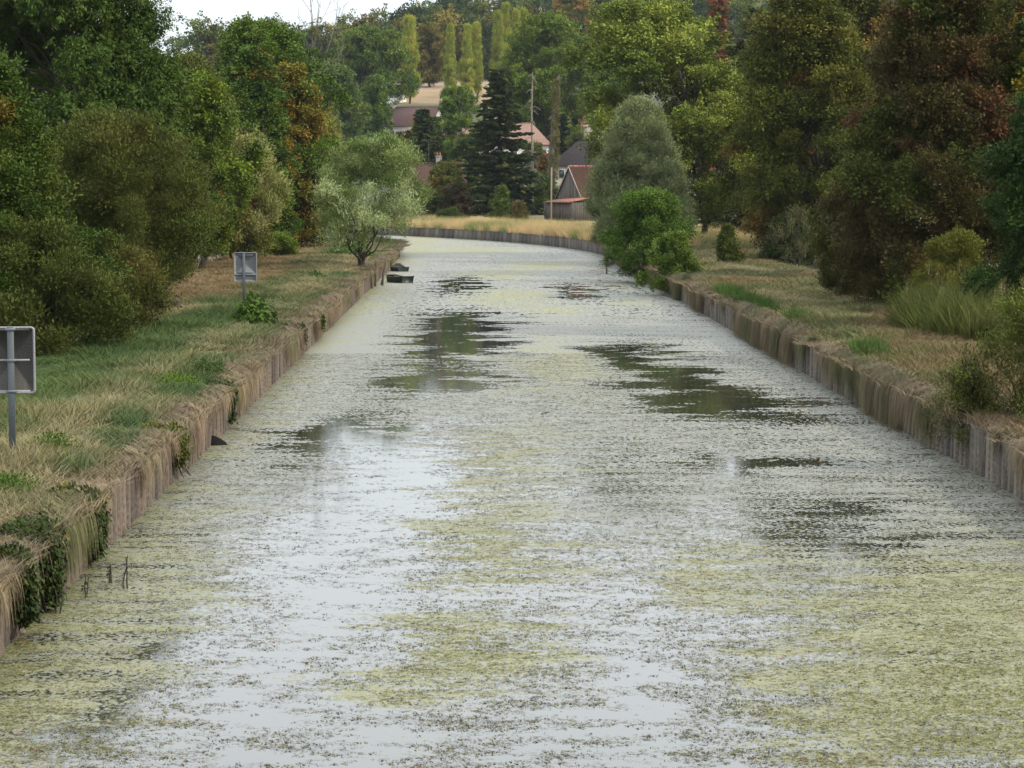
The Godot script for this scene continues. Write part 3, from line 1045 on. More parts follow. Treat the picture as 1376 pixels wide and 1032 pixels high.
func build_boats() -> void:
	# a small open punt: hull swept along its length
	var a := thing("rowing_boat", Vector3(-4.75, 0.0, -139.0), 0.62, "small dark green open rowing boat moored below the willow", "boat")
	var hull := st()
	var sec := []
	for i in 9:
		var t := i / 8.0
		var hw := 0.62 * (1.0 - pow(absf(t - 0.42) / 0.62, 3.0) * 0.55)
		var top := 0.40 + 0.13 * pow(absf(t - 0.45) * 2.0, 2.0)
		var z := lerpf(1.15, -1.15, t)
		sec.append([Vector3(-hw, top, z), Vector3(-hw * 0.86, -0.1, z * 0.94), Vector3(hw * 0.86, -0.1, z * 0.94), Vector3(hw, top, z), Vector3(hw - 0.035, top, z), Vector3(hw * 0.8, 0.02, z * 0.92), Vector3(-hw * 0.8, 0.02, z * 0.92), Vector3(-hw + 0.035, top, z)])
	for i in 8:
		for k in 8:
			quad(hull, sec[i][k], sec[i][(k + 1) % 8], sec[i + 1][(k + 1) % 8], sec[i + 1][k])
	for e in [0, 8]:
		quad(hull, sec[e][0], sec[e][1], sec[e][2], sec[e][3])
	a.scale = Vector3(0.85, 0.8, 0.85)
	put_mesh("hull", done(hull), M.boat, a)
	var rim := st()
	for sd in [0, 3]:
		var pts := []
		for i in 9: pts.append(sec[i][sd] + Vector3(0, 0.01, 0))
		tube(rim, pts, 0.03, 0.03, 5)
	put_mesh("gunwale", done(rim), M.boat_rim, a)
	for z in [0.5, -0.45]:
		put_mesh("seat", bar(Vector3(-0.56, 0.27, z - 0.11), Vector3(0.56, 0.30, z + 0.11)), M.boat_rim, a)
	var b := thing("covered_boat", Vector3(-5.35, 0.0, -157.0), 0.3, "grey tarpaulin covered boat under the willow branches", "boat")
	var h2 := st()
	var tp := st()
	var s2 := []
	for i in 9:
		var t := i / 8.0
		var hw := 0.6 * (1.0 - pow(absf(t - 0.45) / 0.6, 3.0) * 0.6)
		s2.append([hw, lerpf(1.4, -1.4, t), 0.42 + 0.2 * sin(t * PI) + 0.05 * sin(t * 19.0)])
	for i in 8:
		var p: Array = s2[i]
		var q: Array = s2[i + 1]
		for sd in [-1.0, 1.0]:
			quad(h2, Vector3(sd * p[0], 0.34, p[1]), Vector3(sd * p[0] * 0.8, -0.1, p[1]), Vector3(sd * q[0] * 0.8, -0.1, q[1]), Vector3(sd * q[0], 0.34, q[1]))
			quad(tp, Vector3(0, p[2], p[1]), Vector3(sd * p[0] * 1.03, 0.26, p[1]), Vector3(sd * q[0] * 1.03, 0.26, q[1]), Vector3(0, q[2], q[1]))
	for e in [0, 8]:
		var p: Array = s2[e]
		quad(h2, Vector3(-p[0], 0.34, p[1]), Vector3(-p[0] * 0.8, -0.1, p[1]), Vector3(p[0] * 0.8, -0.1, p[1]), Vector3(p[0], 0.34, p[1]))
	put_mesh("hull", done(h2), M.boat, b)
	b.scale = Vector3(0.9, 0.85, 0.8)
	put_mesh("tarpaulin", done(tp), M.tarp, b)
	# stakes by the moorings
	rng.seed = 71
	var labels := ["weathered stake leaning by the willow roots, tallest of its row", "weathered stake beside the willow roots next to the wall", "short weathered stake standing in the water by the rowing boat", "slanting weathered pole by the willow wall"]
	var xs := [[-5.95, 133.5, 1.45, 0.08], [-6.0, 131.0, 1.2, -0.05], [-5.6, 134.6, 0.8, 0.1], [-5.75, 136.2, 1.3, 0.3]]
	for i in 4:
		var o := thing("mooring_stake", Vector3(xs[i][0], -0.3, -xs[i][1]), 0.0, labels[i], "stake", "mooring stakes below the willow")
		var s := st()
		tube(s, [Vector3.ZERO, Vector3(xs[i][3] * 0.5, xs[i][2] * 0.5, 0.02), Vector3(xs[i][3], xs[i][2] + 0.3, 0)], 0.07, 0.055, 7, true)
		put_mesh("pole", done(s), M.wood, o)
	var o := thing("water_post", Vector3(8.46, -0.4, -151.7), 0.0, "short dark post standing alone in the water near the right bank", "post")
	var s := st()
	tube(s, [Vector3.ZERO, Vector3(0.01, 0.5, 0), Vector3(0.0, 0.92, 0)], 0.075, 0.065, 8, true)
	put_mesh("pole", done(s), M.wood, o)
	s = st()
	tube(s, [Vector3(0, 0.9, 0), Vector3(0, 0.95, 0)], 0.085, 0.07, 8, true)
	put_mesh("cap", done(s), M.black, o)
	# black wedge in the water
	s = st()
	var ridge := [Vector3(-0.2, 0.0, 0), Vector3(-0.17, 0.15, 0), Vector3(-0.12, 0.225, 0.0), Vector3(-0.03, 0.205, 0), Vector3(0.1, 0.14, 0), Vector3(0.2, 0.07, 0), Vector3(0.27, 0.0, 0)]
	for i in ridge.size() - 1:
		var p: Vector3 = ridge[i]
		var q: Vector3 = ridge[i + 1]
		for sd in [-1.0, 1.0]:
			var pf := Vector3(p.x, -0.05, sd * (0.05 + p.y * 0.6))
			var qf := Vector3(q.x, -0.05, sd * (0.05 + q.y * 0.6))
			quad(s, p, q, qf, pf) if sd < 0 else quad(s, p, pf, qf, q)
	var wdg := put_mesh("floating_debris", done(s), M.black)
	wdg.position = Vector3(-6.0, 0.0, -52.7)
	tag(wdg, "black wedge shaped lump sticking out of the water by the left wall", "debris")
	# floating twig
	rng.seed = 8
	var tw := thing("floating_branch", Vector3(1.75, 0.02, -59.5), 0.3, "small dark leafy branch floating alone in mid canal", "branch")
	s = st()
	limb(s, Vector3(-0.12, 0, 0), Vector3(0.12, 0.03, 0.02), 0.012, 0.006, 0.02, 4, 5)
	limb(s, Vector3(0.0, 0.01, 0), Vector3(0.06, 0.08, 0.03), 0.009, 0.004, 0.0, 3, 4)
	put_mesh("stem", done(s), M.bark, tw)
	s = st()
	for k in 7:
		leaf(s, Vector3(rng.randf_range(-0.1, 0.1), 0.02, 0), rv() * Vector3(1, 0.3, 1), Vector3(0, 0.4, 1), 0.08, 0.04)
	put_mesh("leaves", done(s), M.black, tw)
	# stump at the edge of the wood
	var stp := thing("tree_stump", at(-11.4, 87.2), 0.4, "dark cut log end on the dry grass beside the shrubs", "stump")
	s = st()
	tube(s, [Vector3(0, -0.1, 0), Vector3(0.02, 0.2, 0), Vector3(0, 0.42, 0.05)], 0.2, 0.17, 9, true)
	put_mesh("trunk", done(s), M.bark, stp)
	s = st()
	tube(s, [Vector3(-0.1, 0.3, 0.05), Vector3(-0.26, 0.42, 0.1)], 0.06, 0.05, 7, true)
	put_mesh("branch_stub", done(s), M.bark, stp)

# ------------------------------------------------------------------ buildings
func house(called: String, label: String, x: float, d: float, turn: float, L: float, W: float, wall: float, rise: float, hip: float, mw: Material, mr: Material, wins: Array, base_dy := 0.0) -> Node3D:
	# ridge along x; front faces +z
	var root := thing(called, Vector3(x, land(x, d) + base_dy, -d), turn, label, "house")
	var s := st()
	box(s, Vector3(-L / 2, -3.0, -W / 2), Vector3(L / 2, wall, W / 2))
	if hip < 0.1:
		for sd in [-1.0, 1.0]:
			var p := Vector3(sd * L / 2, wall, W / 2)
			var q := Vector3(sd * L / 2, wall, -W / 2)
			var t := Vector3(sd * L / 2, wall + rise, 0)
			tri(s, p, q, t) if sd > 0 else tri(s, p, t, q)
	put_mesh("wall", done(s), mw, root)
	s = st()
	var o := 0.4
	var e := wall - o * rise / (W / 2)
	var ov := 0.25 if hip < 0.1 else 0.4
	for th in [0.06, 0.2]:
		var lx := L / 2 + ov
		var A := Vector3(-lx, e + th, W / 2 + o)
		var B := Vector3(lx, e + th, W / 2 + o)
		var C := Vector3(lx, e + th, -W / 2 - o)
		var D := Vector3(-lx, e + th, -W / 2 - o)
		var R1 := Vector3(-lx + hip, wall + rise + th, 0)
		var R2 := Vector3(lx - hip, wall + rise + th, 0)
		if th > 0.1:
			quad(s, A, R1, R2, B)
			quad(s, C, R2, R1, D)
			if hip > 0.1:
				tri(s, D, R1, A); tri(s, B, R2, C)
			var dn := Vector3(0, -0.14, 0)
			for pr in [[A, B], [B, C], [C, D], [D, A]] if hip > 0.1 else [[A, B], [C, D], [B, R2], [R2, C], [D, R1], [R1, A]]:
				quad(s, pr[0], pr[1], pr[1] + dn, pr[0] + dn)
		else:
			quad(s, B, R2, R1, A)
			quad(s, D, R1, R2, C)
	var roof := put_mesh("roof", done(s), mr, root)
	s = st()
	tube(s, [Vector3(-L / 2 - ov + hip, wall + rise + 0.19, 0), Vector3(L / 2 + ov - hip, wall + rise + 0.19, 0)], 0.11, 0.11, 6, true)
	put_mesh("ridge", done(s), mr, roof)
	for w in wins:
		# [face, along, sill height, width, height]: face 0 front, 1 right gable, 2 left gable
		var tf := Transform3D(Basis.IDENTITY, Vector3(w[1], w[2], W / 2 + 0.01))
		if w[0] == 1: tf = Transform3D(Basis(Vector3.UP, PI / 2), Vector3(L / 2 + 0.01, w[2], w[1]))
		if w[0] == 2: tf = Transform3D(Basis(Vector3.UP, -PI / 2), Vector3(-L / 2 - 0.01, w[2], w[1]))
		var win := put_mesh("window", bar(Vector3(-w[3] / 2, 0, 0), Vector3(w[3] / 2, w[4], 0.05)), M.white, root)
		win.transform = tf
		put_mesh("pane", bar(Vector3(-w[3] / 2 + 0.08, 0.08, 0.04), Vector3(w[3] / 2 - 0.08, w[4] - 0.08, 0.06)), M.glass, win)
	return root

func chimney(roof: Node3D, pos: Vector3, h: float, w: float, m: Material) -> void:
	var s := st()
	box(s, pos + Vector3(-w / 2, -1.0, -w / 2), pos + Vector3(w / 2, h, w / 2))
	box(s, pos + Vector3(-w / 2 - 0.07, h - 0.16, -w / 2 - 0.07), pos + Vector3(w / 2 + 0.07, h - 0.04, w / 2 + 0.07))
	put_mesh("chimney", done(s), m, roof)
	for k in 2:
		s = st()
		var c := pos + Vector3((k - 0.5) * w * 0.5, h, 0)
		tube(s, [c, c + Vector3(0, 0.45, 0)], 0.14, 0.11, 8, true)
		put_mesh("chimney_pot", done(s), M.brick, roof)

func build_village() -> void:
	var h := house("house", "house with a long dark purple roof and pale right gable below the field", -13.0, 470, -0.36, 11.0, 8.5, 2.9, 3.6, 0.0, M.plaster_grey, M.roof_purple, [[0, -3.0, 0.9, 1.2, 1.3], [0, 1.5, 0.9, 1.2, 1.3], [1, 0.0, 3.4, 0.9, 1.0]])
	chimney(h.get_node("roof"), Vector3(-4.2, 6.4, 0), 0.9, 0.6, M.stone)
	h = house("house", "low brown tiled house with a stone chimney behind the willow", -6.6, 330, 0.1, 9.0, 7.5, 2.6, 3.0, 0.0, M.plaster, M.roof_brown, [[0, 2.0, 0.9, 1.0, 1.2], [0, -1.5, 0.9, 1.0, 1.2]], -0.2)
	chimney(h.get_node("roof"), Vector3(1.0, 5.3, 0.6), 1.5, 0.75, M.stone)
	var an := thing("television_antenna", Vector3(-7.0, land(-6.6, 330) + 5.4, -330.0), 0.0, "thin television antenna above the brown tiled house", "antenna")
	var s := st()
	tube(s, [Vector3(0, -0.3, 0), Vector3(0, 3.6, 0)], 0.03, 0.025, 5)
	put_mesh("mast", done(s), M.steel, an)
	s = st()
	tube(s, [Vector3(-1.0, 3.3, 0), Vector3(0.7, 3.3, 0)], 0.025, 0.025, 5)
	for k in 6: tube(s, [Vector3(-1.0 + k * 0.3, 3.3, -0.3), Vector3(-1.0 + k * 0.3, 3.3, 0.3)], 0.012, 0.012, 4)
	put_mesh("aerial", done(s), M.steel, an)
	house("house", "white house with a faded pink tiled roof behind the bare dead tree", 6.8, 402, 0.05, 10.5, 9.0, 3.2, 3.4, 3.0, M.plaster, M.roof_pink, [[0, -3.5, 0.9, 1.2, 1.3], [0, -0.8, 0.9, 1.2, 1.3], [0, 2.4, 0.9, 1.2, 1.3]])
	house("house", "pale house with a pinkish roof mostly hidden behind the dark spruce", -1.4, 420, -0.1, 9.0, 8.0, 3.0, 2.8, 0.0, M.plaster, M.roof_pink, [[0, -2.5, 0.9, 1.2, 1.3], [0, 1.5, 0.9, 1.2, 1.3]], -0.5)
	house("house", "cream house with a hipped slate dark roof behind the barn", 17.6, 360, -0.12, 11.5, 9.0, 2.9, 3.6, 4.2, M.cream, M.roof_dark, [[0, -4.2, 0.8, 1.0, 1.4], [0, -1.2, 0.8, 1.0, 1.4]])
	h = house("house", "steep red roofed house high among the dark trees", 21.4, 468, -0.5, 9.0, 7.0, 2.2, 5.0, 0.0, M.plaster, M.roof_red, [[2, 0.0, 3.0, 1.0, 1.2], [2, 1.8, 0.8, 1.0, 1.2]], 1.0)
	house("house", "small white gabled house half hidden at the foot of the poplar row", -20.6, 545, 0.8, 6.0, 5.0, 2.2, 1.6, 0.0, M.white, M.roof_dark, [[1, 0.0, 0.8, 0.9, 1.0]])
	var pil := thing("gate_pillar", Vector3(20.3, land(20.3, 440), -440.0), 0.0, "pale stone gate pillar below the steep red roof", "pillar")
	put_mesh("shaft", bar(Vector3(-0.5, -1, -0.5), Vector3(0.5, 4.2, 0.5)), M.stone, pil)
	put_mesh("cap", bar(Vector3(-0.65, 4.2, -0.65), Vector3(0.65, 4.5, 0.65)), M.plaster, pil)
	build_barn()

func build_barn() -> void:
	var b := thing("barn", Vector3(14.4, land(14.4, 292), -292.0), 0.6, "old grey timber barn with steep brown tiles and rusty lean-to roof", "barn")
	# main block: ridge runs along local x, its left gable looks towards the water
	var L := 7.0
	var W := 5.0
	var wall := 2.8
	var rise := 3.6
	var s := st()
	box(s, Vector3(-L / 2, -1, -W / 2), Vector3(L / 2, wall, W / 2))
	tri(s, Vector3(-L / 2, wall, W / 2), Vector3(-L / 2, wall + rise, 0), Vector3(-L / 2, wall, -W / 2))
	tri(s, Vector3(L / 2, wall, W / 2), Vector3(L / 2, wall, -W / 2), Vector3(L / 2, wall + rise, 0))
	put_mesh("wall", done(s), M.barn[1], b)
	# gable boards
	rng.seed = 4
	for i in 16:
		var z := -W / 2 + (i + 0.5) * W / 16
		var top := wall + rise * (1.0 - absf(z) / (W / 2)) - 0.1
		var o := put_mesh("board", bar(Vector3(-0.03, 0, -W / 32 + 0.012), Vector3(0.0, top, W / 32 - 0.012)), M.barn[rng.randi_range(0, 2)], b)
		o.position = Vector3(-L / 2 - 0.01 - rng.randf() * 0.02, 0, z)
	s = st()
	for sd in [-1.0, 1.0]:
		var e := Vector3(0, wall - 0.45, sd * (W / 2 + 0.3))
		var r := Vector3(0, wall + rise + 0.06, 0)
		var lx := Vector3(L / 2 + 0.2, 0, 0)
		var up := Vector3(0, 0.13, 0)
		quad(s, e - lx + up, r - lx + up, r + lx + up, e + lx + up)
		quad(s, e - lx, e + lx, r + lx, r - lx)
		quad(s, e - lx, e - lx + up, e + lx + up, e + lx)
		quad(s, e - lx, r - lx, r - lx + up, e - lx + up)
		quad(s, e + lx, e + lx + up, r + lx + up, r + lx)
	var roof := put_mesh("roof", done(s), M.roof_brown, b)
	for i in 14:
		s = st()
		var x := -L / 2 - 0.2 + i * 0.53
		tube(s, [Vector3(x, wall + rise + 0.17, 0), Vector3(x + 0.51, wall + rise + 0.2, 0)], 0.11, 0.13, 6, true)
		put_mesh("ridge_tile", done(s), M.roof_rust, roof)
	s = st()
	for sd in [-1.0, 1.0]:
		tube(s, [Vector3(-L / 2 - 0.22, wall - 0.35, sd * (W / 2 + 0.3)), Vector3(-L / 2 - 0.22, wall + rise + 0.15, 0)], 0.07, 0.07, 5, true)
	put_mesh("barge_board", done(s), M.stone, roof)
	# lean-to in front of the gable, with a shallow rusty sheet roof
	s = st()
	box(s, Vector3(-L / 2 - 3.2, -1, -1.0), Vector3(-L / 2 - 0.04, 2.1, W / 2 + 2.2))
	box(s, Vector3(-L / 2 - 0.03, -1, W / 2 + 0.02), Vector3(L / 2, 2.0, W / 2 + 1.6))
	put_mesh("lean_to_wall", done(s), M.barn[1], b)
	for i in 18:
		var z := -1.0 + (i + 0.5) * (W / 2 + 3.2) / 18
		var o := put_mesh("board", bar(Vector3(-0.03, 0, -0.14), Vector3(0, 2.1 - rng.randf() * 0.06, 0.14)), M.barn[rng.randi_range(0, 2)], b)
		o.position = Vector3(-L / 2 - 3.21 - rng.randf() * 0.02, 0, z)
	for i in 11:
		var o := put_mesh("board", bar(Vector3(-0.135, 0, 0), Vector3(0.135, 2.1 - rng.randf() * 0.06, 0.03)), M.barn[rng.randi_range(0, 2)], b)
		o.position = Vector3(-L / 2 - 3.05 + i * 0.288, 0, W / 2 + 2.21 + rng.randf() * 0.02)
	s = st()
	var tf := Transform3D(Basis(Vector3(0, 0, 1), 0.14), Vector3(-L / 2 - 1.7, 2.38, W / 4 + 0.6))
	box(s, Vector3(-2.0, 0, -2.4), Vector3(1.75, 0.07, 2.9), tf)
	var lr := put_mesh("lean_to_roof", done(s), M.roof_rust, b)
	s = st()
	tf = Transform3D(Basis(Vector3(1, 0, 0), 0.3), Vector3(0.2, 2.15, W / 2 + 1.0))
	box(s, Vector3(-L / 2 + 0.3, 0, -1.2), Vector3(L / 2, 0.06, 1.2), tf)
	put_mesh("lean_to_roof", done(s), M.roof_rust, b)
	for i in 3:
		var o := put_mesh("door", bar(Vector3(-0.5, 0, 0), Vector3(0.5, 1.7, 0.05)), M.shutter, b)
		o.position = Vector3(-1.6 + i * 1.7, 0, W / 2 + 1.62)
		put_mesh("frame", bar(Vector3(0.5, 0, 0), Vector3(0.6, 1.75, 0.07)), M.barn[2], o)
	var pole := thing("wooden_pole", Vector3(9.0, land(9.0, 284), -284.0), 0.0, "tall pale wooden pole standing in front of the barn", "pole")
	s = st()
	tube(s, [Vector3(0, -0.3, 0), Vector3(0.02, 3.2, 0), Vector3(0.06, 6.6, 0)], 0.12, 0.09, 7, true)
	put_mesh("shaft", done(s), M.bark_pale, pole)
	s = st()
	tube(s, [Vector3(0.06, 6.58, 0), Vector3(0.06, 6.68, 0)], 0.11, 0.1, 7, true)
	put_mesh("cap", done(s), M.bark_pale, pole)

func build_view() -> void:
	var cam := Camera3D.new()
	cam.name = "camera"
	cam.position = Vector3(0, 6.0, 0)
	cam.rotation_degrees = Vector3(-4.996, -0.847, 0)
	cam.fov = 18.9
	cam.near = 0.5
	cam.far = 4000.0
	add_child(cam)
	cam.current = true
	var env := Environment.new()
	env.background_mode = Environment.BG_SKY
	var sky := Sky.new()
	var sm := ProceduralSkyMaterial.new()
	sm.sky_top_color = Color(0.955, 0.972, 0.985)
	sm.sky_horizon_color = Color(0.53, 0.565, 0.575)
	sm.sky_energy_multiplier = 1.5
	sm.sky_curve = 0.1
	sm.ground_bottom_color = Color(0.25, 0.25, 0.2)
	sm.ground_horizon_color = Color(0.6, 0.62, 0.6)
	sm.sun_angle_max = 20.0
	sky.sky_material = sm
	env.sky = sky
	env.tonemap_mode = Environment.TONE_MAPPER_LINEAR
	env.tonemap_exposure = 0.9
	env.fog_enabled = true
	env.fog_density = 0.00005
	env.fog_light_color = Color(0.80, 0.86, 0.93)
	env.sdfgi_enabled = true
	env.ssao_enabled = true
	env.ssil_enabled = true
	var we := WorldEnvironment.new()
	we.name = "world_environment"
	we.environment = env
	add_child(we)
	var sun := DirectionalLight3D.new()
	sun.name = "sun"
	add_child(sun)
	sun.look_at_from_position(Vector3.ZERO, -Vector3(0.74, 0.6, 0.22), Vector3.UP)
	sun.light_color = Color(1.0, 0.94, 0.84)
	sun.light_energy = 1.6
	sun.light_angular_distance = 1.0
	sun.shadow_enabled = true

func build_left_trees() -> void:
	var g := "trees and shrubs of the left bank"
	tree("ash_tree", "huge dark green broadleaf tree filling the upper left corner", -17.3, 97, {H = 15.6, R = 7.2, hb = 3.0, spray = "hang", s = 0.85, cols = [[Color(0.058, 0.103, 0.032), 3], [Color(0.075, 0.124, 0.037), 2], [Color(0.098, 0.150, 0.044), 1]], tr = 0.3, group = g})
	tree("oak_tree", "dark tree behind the huge corner tree at the left edge", -24.0, 108, {H = 13.0, R = 6.0, s = 1.3, cols = [[Color(0.051, 0.094, 0.025), 2], [Color(0.090, 0.125, 0.034), 1]], group = g})
	tree("dark_shrub", "tall dark green shrub at the left edge above the large sign", -14.0, 67, {H = 8.2, R = 3.4, hb = 0.4, shape = "egg", spray = "small", stems = 6, tr = 0.08, cols = [[Color(0.052, 0.092, 0.024), 3], [Color(0.081, 0.115, 0.032), 1], [Color(0.149, 0.115, 0.032), 0.35]], cat = "shrub", group = g})
	tree("twiggy_shrub", "low twiggy olive shrub just above the large sign", -12.3, 65, {H = 3.6, R = 2.5, hb = 0.2, shape = "shrub", spray = "fine", stems = 9, tr = 0.05, cols = [[Color(0.063, 0.087, 0.029), 2], [Color(0.081, 0.097, 0.036), 1]], cat = "shrub", group = g})
	tree("olive_willow", "large brownish olive willow shrub left of the dry clearing", -12.9, 81, {H = 6.9, R = 3.0, hb = 0.7, shape = "round", spray = "fine", stems = 9, tr = 0.07, s = 1.1, cols = [[Color(0.081, 0.099, 0.034), 3], [Color(0.098, 0.109, 0.042), 1], [Color(0.063, 0.094, 0.030), 1]], cat = "shrub", group = g})
	tree("olive_willow", "spreading olive willow shrub with arching bare branches beside the small sign", -13.3, 95, {H = 5.8, R = 3.0, hb = 0.9, shape = "round", spray = "fine", stems = 9, arch = 0.14, tr = 0.08, s = 1.1, cols = [[Color(0.081, 0.106, 0.034), 3], [Color(0.103, 0.126, 0.046), 1]], cat = "shrub", group = g})
	tree("olive_willow", "low dark thicket at the grass edge below the brownish willow", -11.7, 74, {H = 2.6, R = 1.7, hb = 0.1, shape = "shrub", spray = "fine", stems = 7, tr = 0.04, cols = [[Color(0.081, 0.091, 0.033), 2], [Color(0.127, 0.116, 0.051), 1]], cat = "shrub", group = g})
	tree("silver_willow", "silvery grey willow shrub behind the small sign", -14.9, 143, {H = 7.6, R = 3.7, hb = 0.6, spray = "willow", stems = 8, tr = 0.1, s = 1.1, cols = [[Color(0.256, 0.275, 0.149), 2], [Color(0.333, 0.350, 0.218), 1], [Color(0.166, 0.188, 0.069), 1]], cat = "shrub", group = g})
	tree("hazel_tree", "grey green tree with a few reddish twigs below the round maple", -17.4, 140, {H = 12.2, R = 5.0, hb = 1.0, shape = "egg", spray = "small", s = 1.3, cols = [[Color(0.115, 0.132, 0.054), 3], [Color(0.092, 0.138, 0.038), 2], [Color(0.254, 0.115, 0.054), 0.4]], group = g})
	tree("maple_tree", "bright yellow green young maple between the corner tree and silver willow", -15.4, 128, {H = 10.6, R = 3.9, hb = 1.2, spray = "broad", s = 1.1, cols = [[Color(0.128, 0.188, 0.034), 2], [Color(0.083, 0.131, 0.034), 2], [Color(0.179, 0.225, 0.046), 1]], group = g})
	tree("autumn_tree", "tall tree with orange brown autumn foliage at the bend of the left wood", -13.9, 170, {H = 13.2, R = 3.9, hb = 0.5, shape = "egg", spray = "broad", s = 1.2, cols = [[Color(0.179, 0.166, 0.041), 3], [Color(0.089, 0.141, 0.036), 1.6], [Color(0.199, 0.141, 0.041), 0.8]], group = g})
	tree("chestnut_tree", "dark green tree with some orange leaves between maple and autumn tree", -15.9, 166, {H = 14.2, R = 4.5, hb = 0.5, shape = "egg", spray = "broad", s = 1.2, cols = [[Color(0.063, 0.119, 0.029), 3], [Color(0.184, 0.144, 0.041), 0.9], [Color(0.104, 0.156, 0.036), 1]], group = g})
	tree("maple_tree", "round topped green maple standing against the sky on the left", -17.2, 185, {H = 17.2, R = 6.0, hb = 3.0, spray = "broad", s = 1.35, cols = [[Color(0.090, 0.156, 0.034), 3], [Color(0.122, 0.188, 0.046), 1]], group = g})
	tree("pale_willow", "pale green willow standing behind the leaning canal willow", -12.8, 192, {H = 9.6, R = 3.4, hb = 0.6, shape = "egg", spray = "willow", stems = 6, tr = 0.1, s = 1.3, cols = [[Color(0.192, 0.219, 0.081), 2], [Color(0.256, 0.275, 0.115), 1]], group = g})
	tree("golden_shrub", "sparse shrub with golden brown leaves below the bare dead tree", -15.0, 228, {H = 12.0, R = 2.6, hb = 1.0, shape = "egg", spray = "far", s = 0.7, cols = [[Color(0.256, 0.213, 0.057), 1], [Color(0.154, 0.163, 0.081), 2], [Color(0.218, 0.188, 0.127), 1]], cat = "shrub", group = g})
	tree("field_bush", "small dense green bush on the grass at the foot of the autumn tree", -12.7, 150, {H = 1.5, R = 1.6, hb = 0.1, shape = "shrub", spray = "small", stems = 5, tr = 0.04, cols = [[Color(0.115, 0.175, 0.040), 2], [Color(0.141, 0.175, 0.052), 1]], cat = "bush", group = g})
	# the leaning willow on the canal edge
	tree("canal_willow", "light green many-stemmed willow leaning over the left canal wall", -6.7, 132.5, {H = 7.2, R = 3.5, hb = 1.6, ragged = 0.35, cover = 0.55, spray = "willow", stems = 11, tr = 0.095, arch = 0.03, off = Vector2(1.5, 0.0), cols = [[Color(0.220, 0.287, 0.168), 3], [Color(0.360, 0.448, 0.360), 1.6], [Color(0.150, 0.218, 0.102), 1.2]]})
	# bare tree with a ball of mistletoe
	rng.seed = 303
	var root := thing("bare_tree", at(-13.9, 197), 0.0, "tall leafless tree with a mistletoe ball against the sky", "tree")
	root.scale = Vector3(1.0, 1.2, 1.0)
	var s := st()
	var tips := []
	twigs(s, Vector3(0, -0.2, 0), Vector3(0.02, 1, 0), 14.0, 0.17, 0, tips)
	for k in 6: twigs(s, Vector3(rng.randf_range(-0.2, 0.2), 8.5 + k * 0.9, 0), (Vector3(0, 2.6, 0) + rv() * 0.7).normalized(), rng.randf_range(3.2, 5.2), 0.05, 3, tips)
	put_mesh("trunk", done(s), M.bark_grey, root)
	var ms := thing("mistletoe", at(-13.8, 196.8, 17.6), 0.0, "round green mistletoe ball in the bare tree", "mistletoe")
	var bag := Bag.new()
	for k in 26: bag.put(Transform3D(facing(rv(), rng.randf() * TAU, 0.7), rv() * 0.35), Color(0.16, 0.17, 0.05) * rng.randf_range(0.7, 1.2))
	put_bag("foliage", bag, SP.small, M.leaf, ms).set_meta("kind", "stuff")

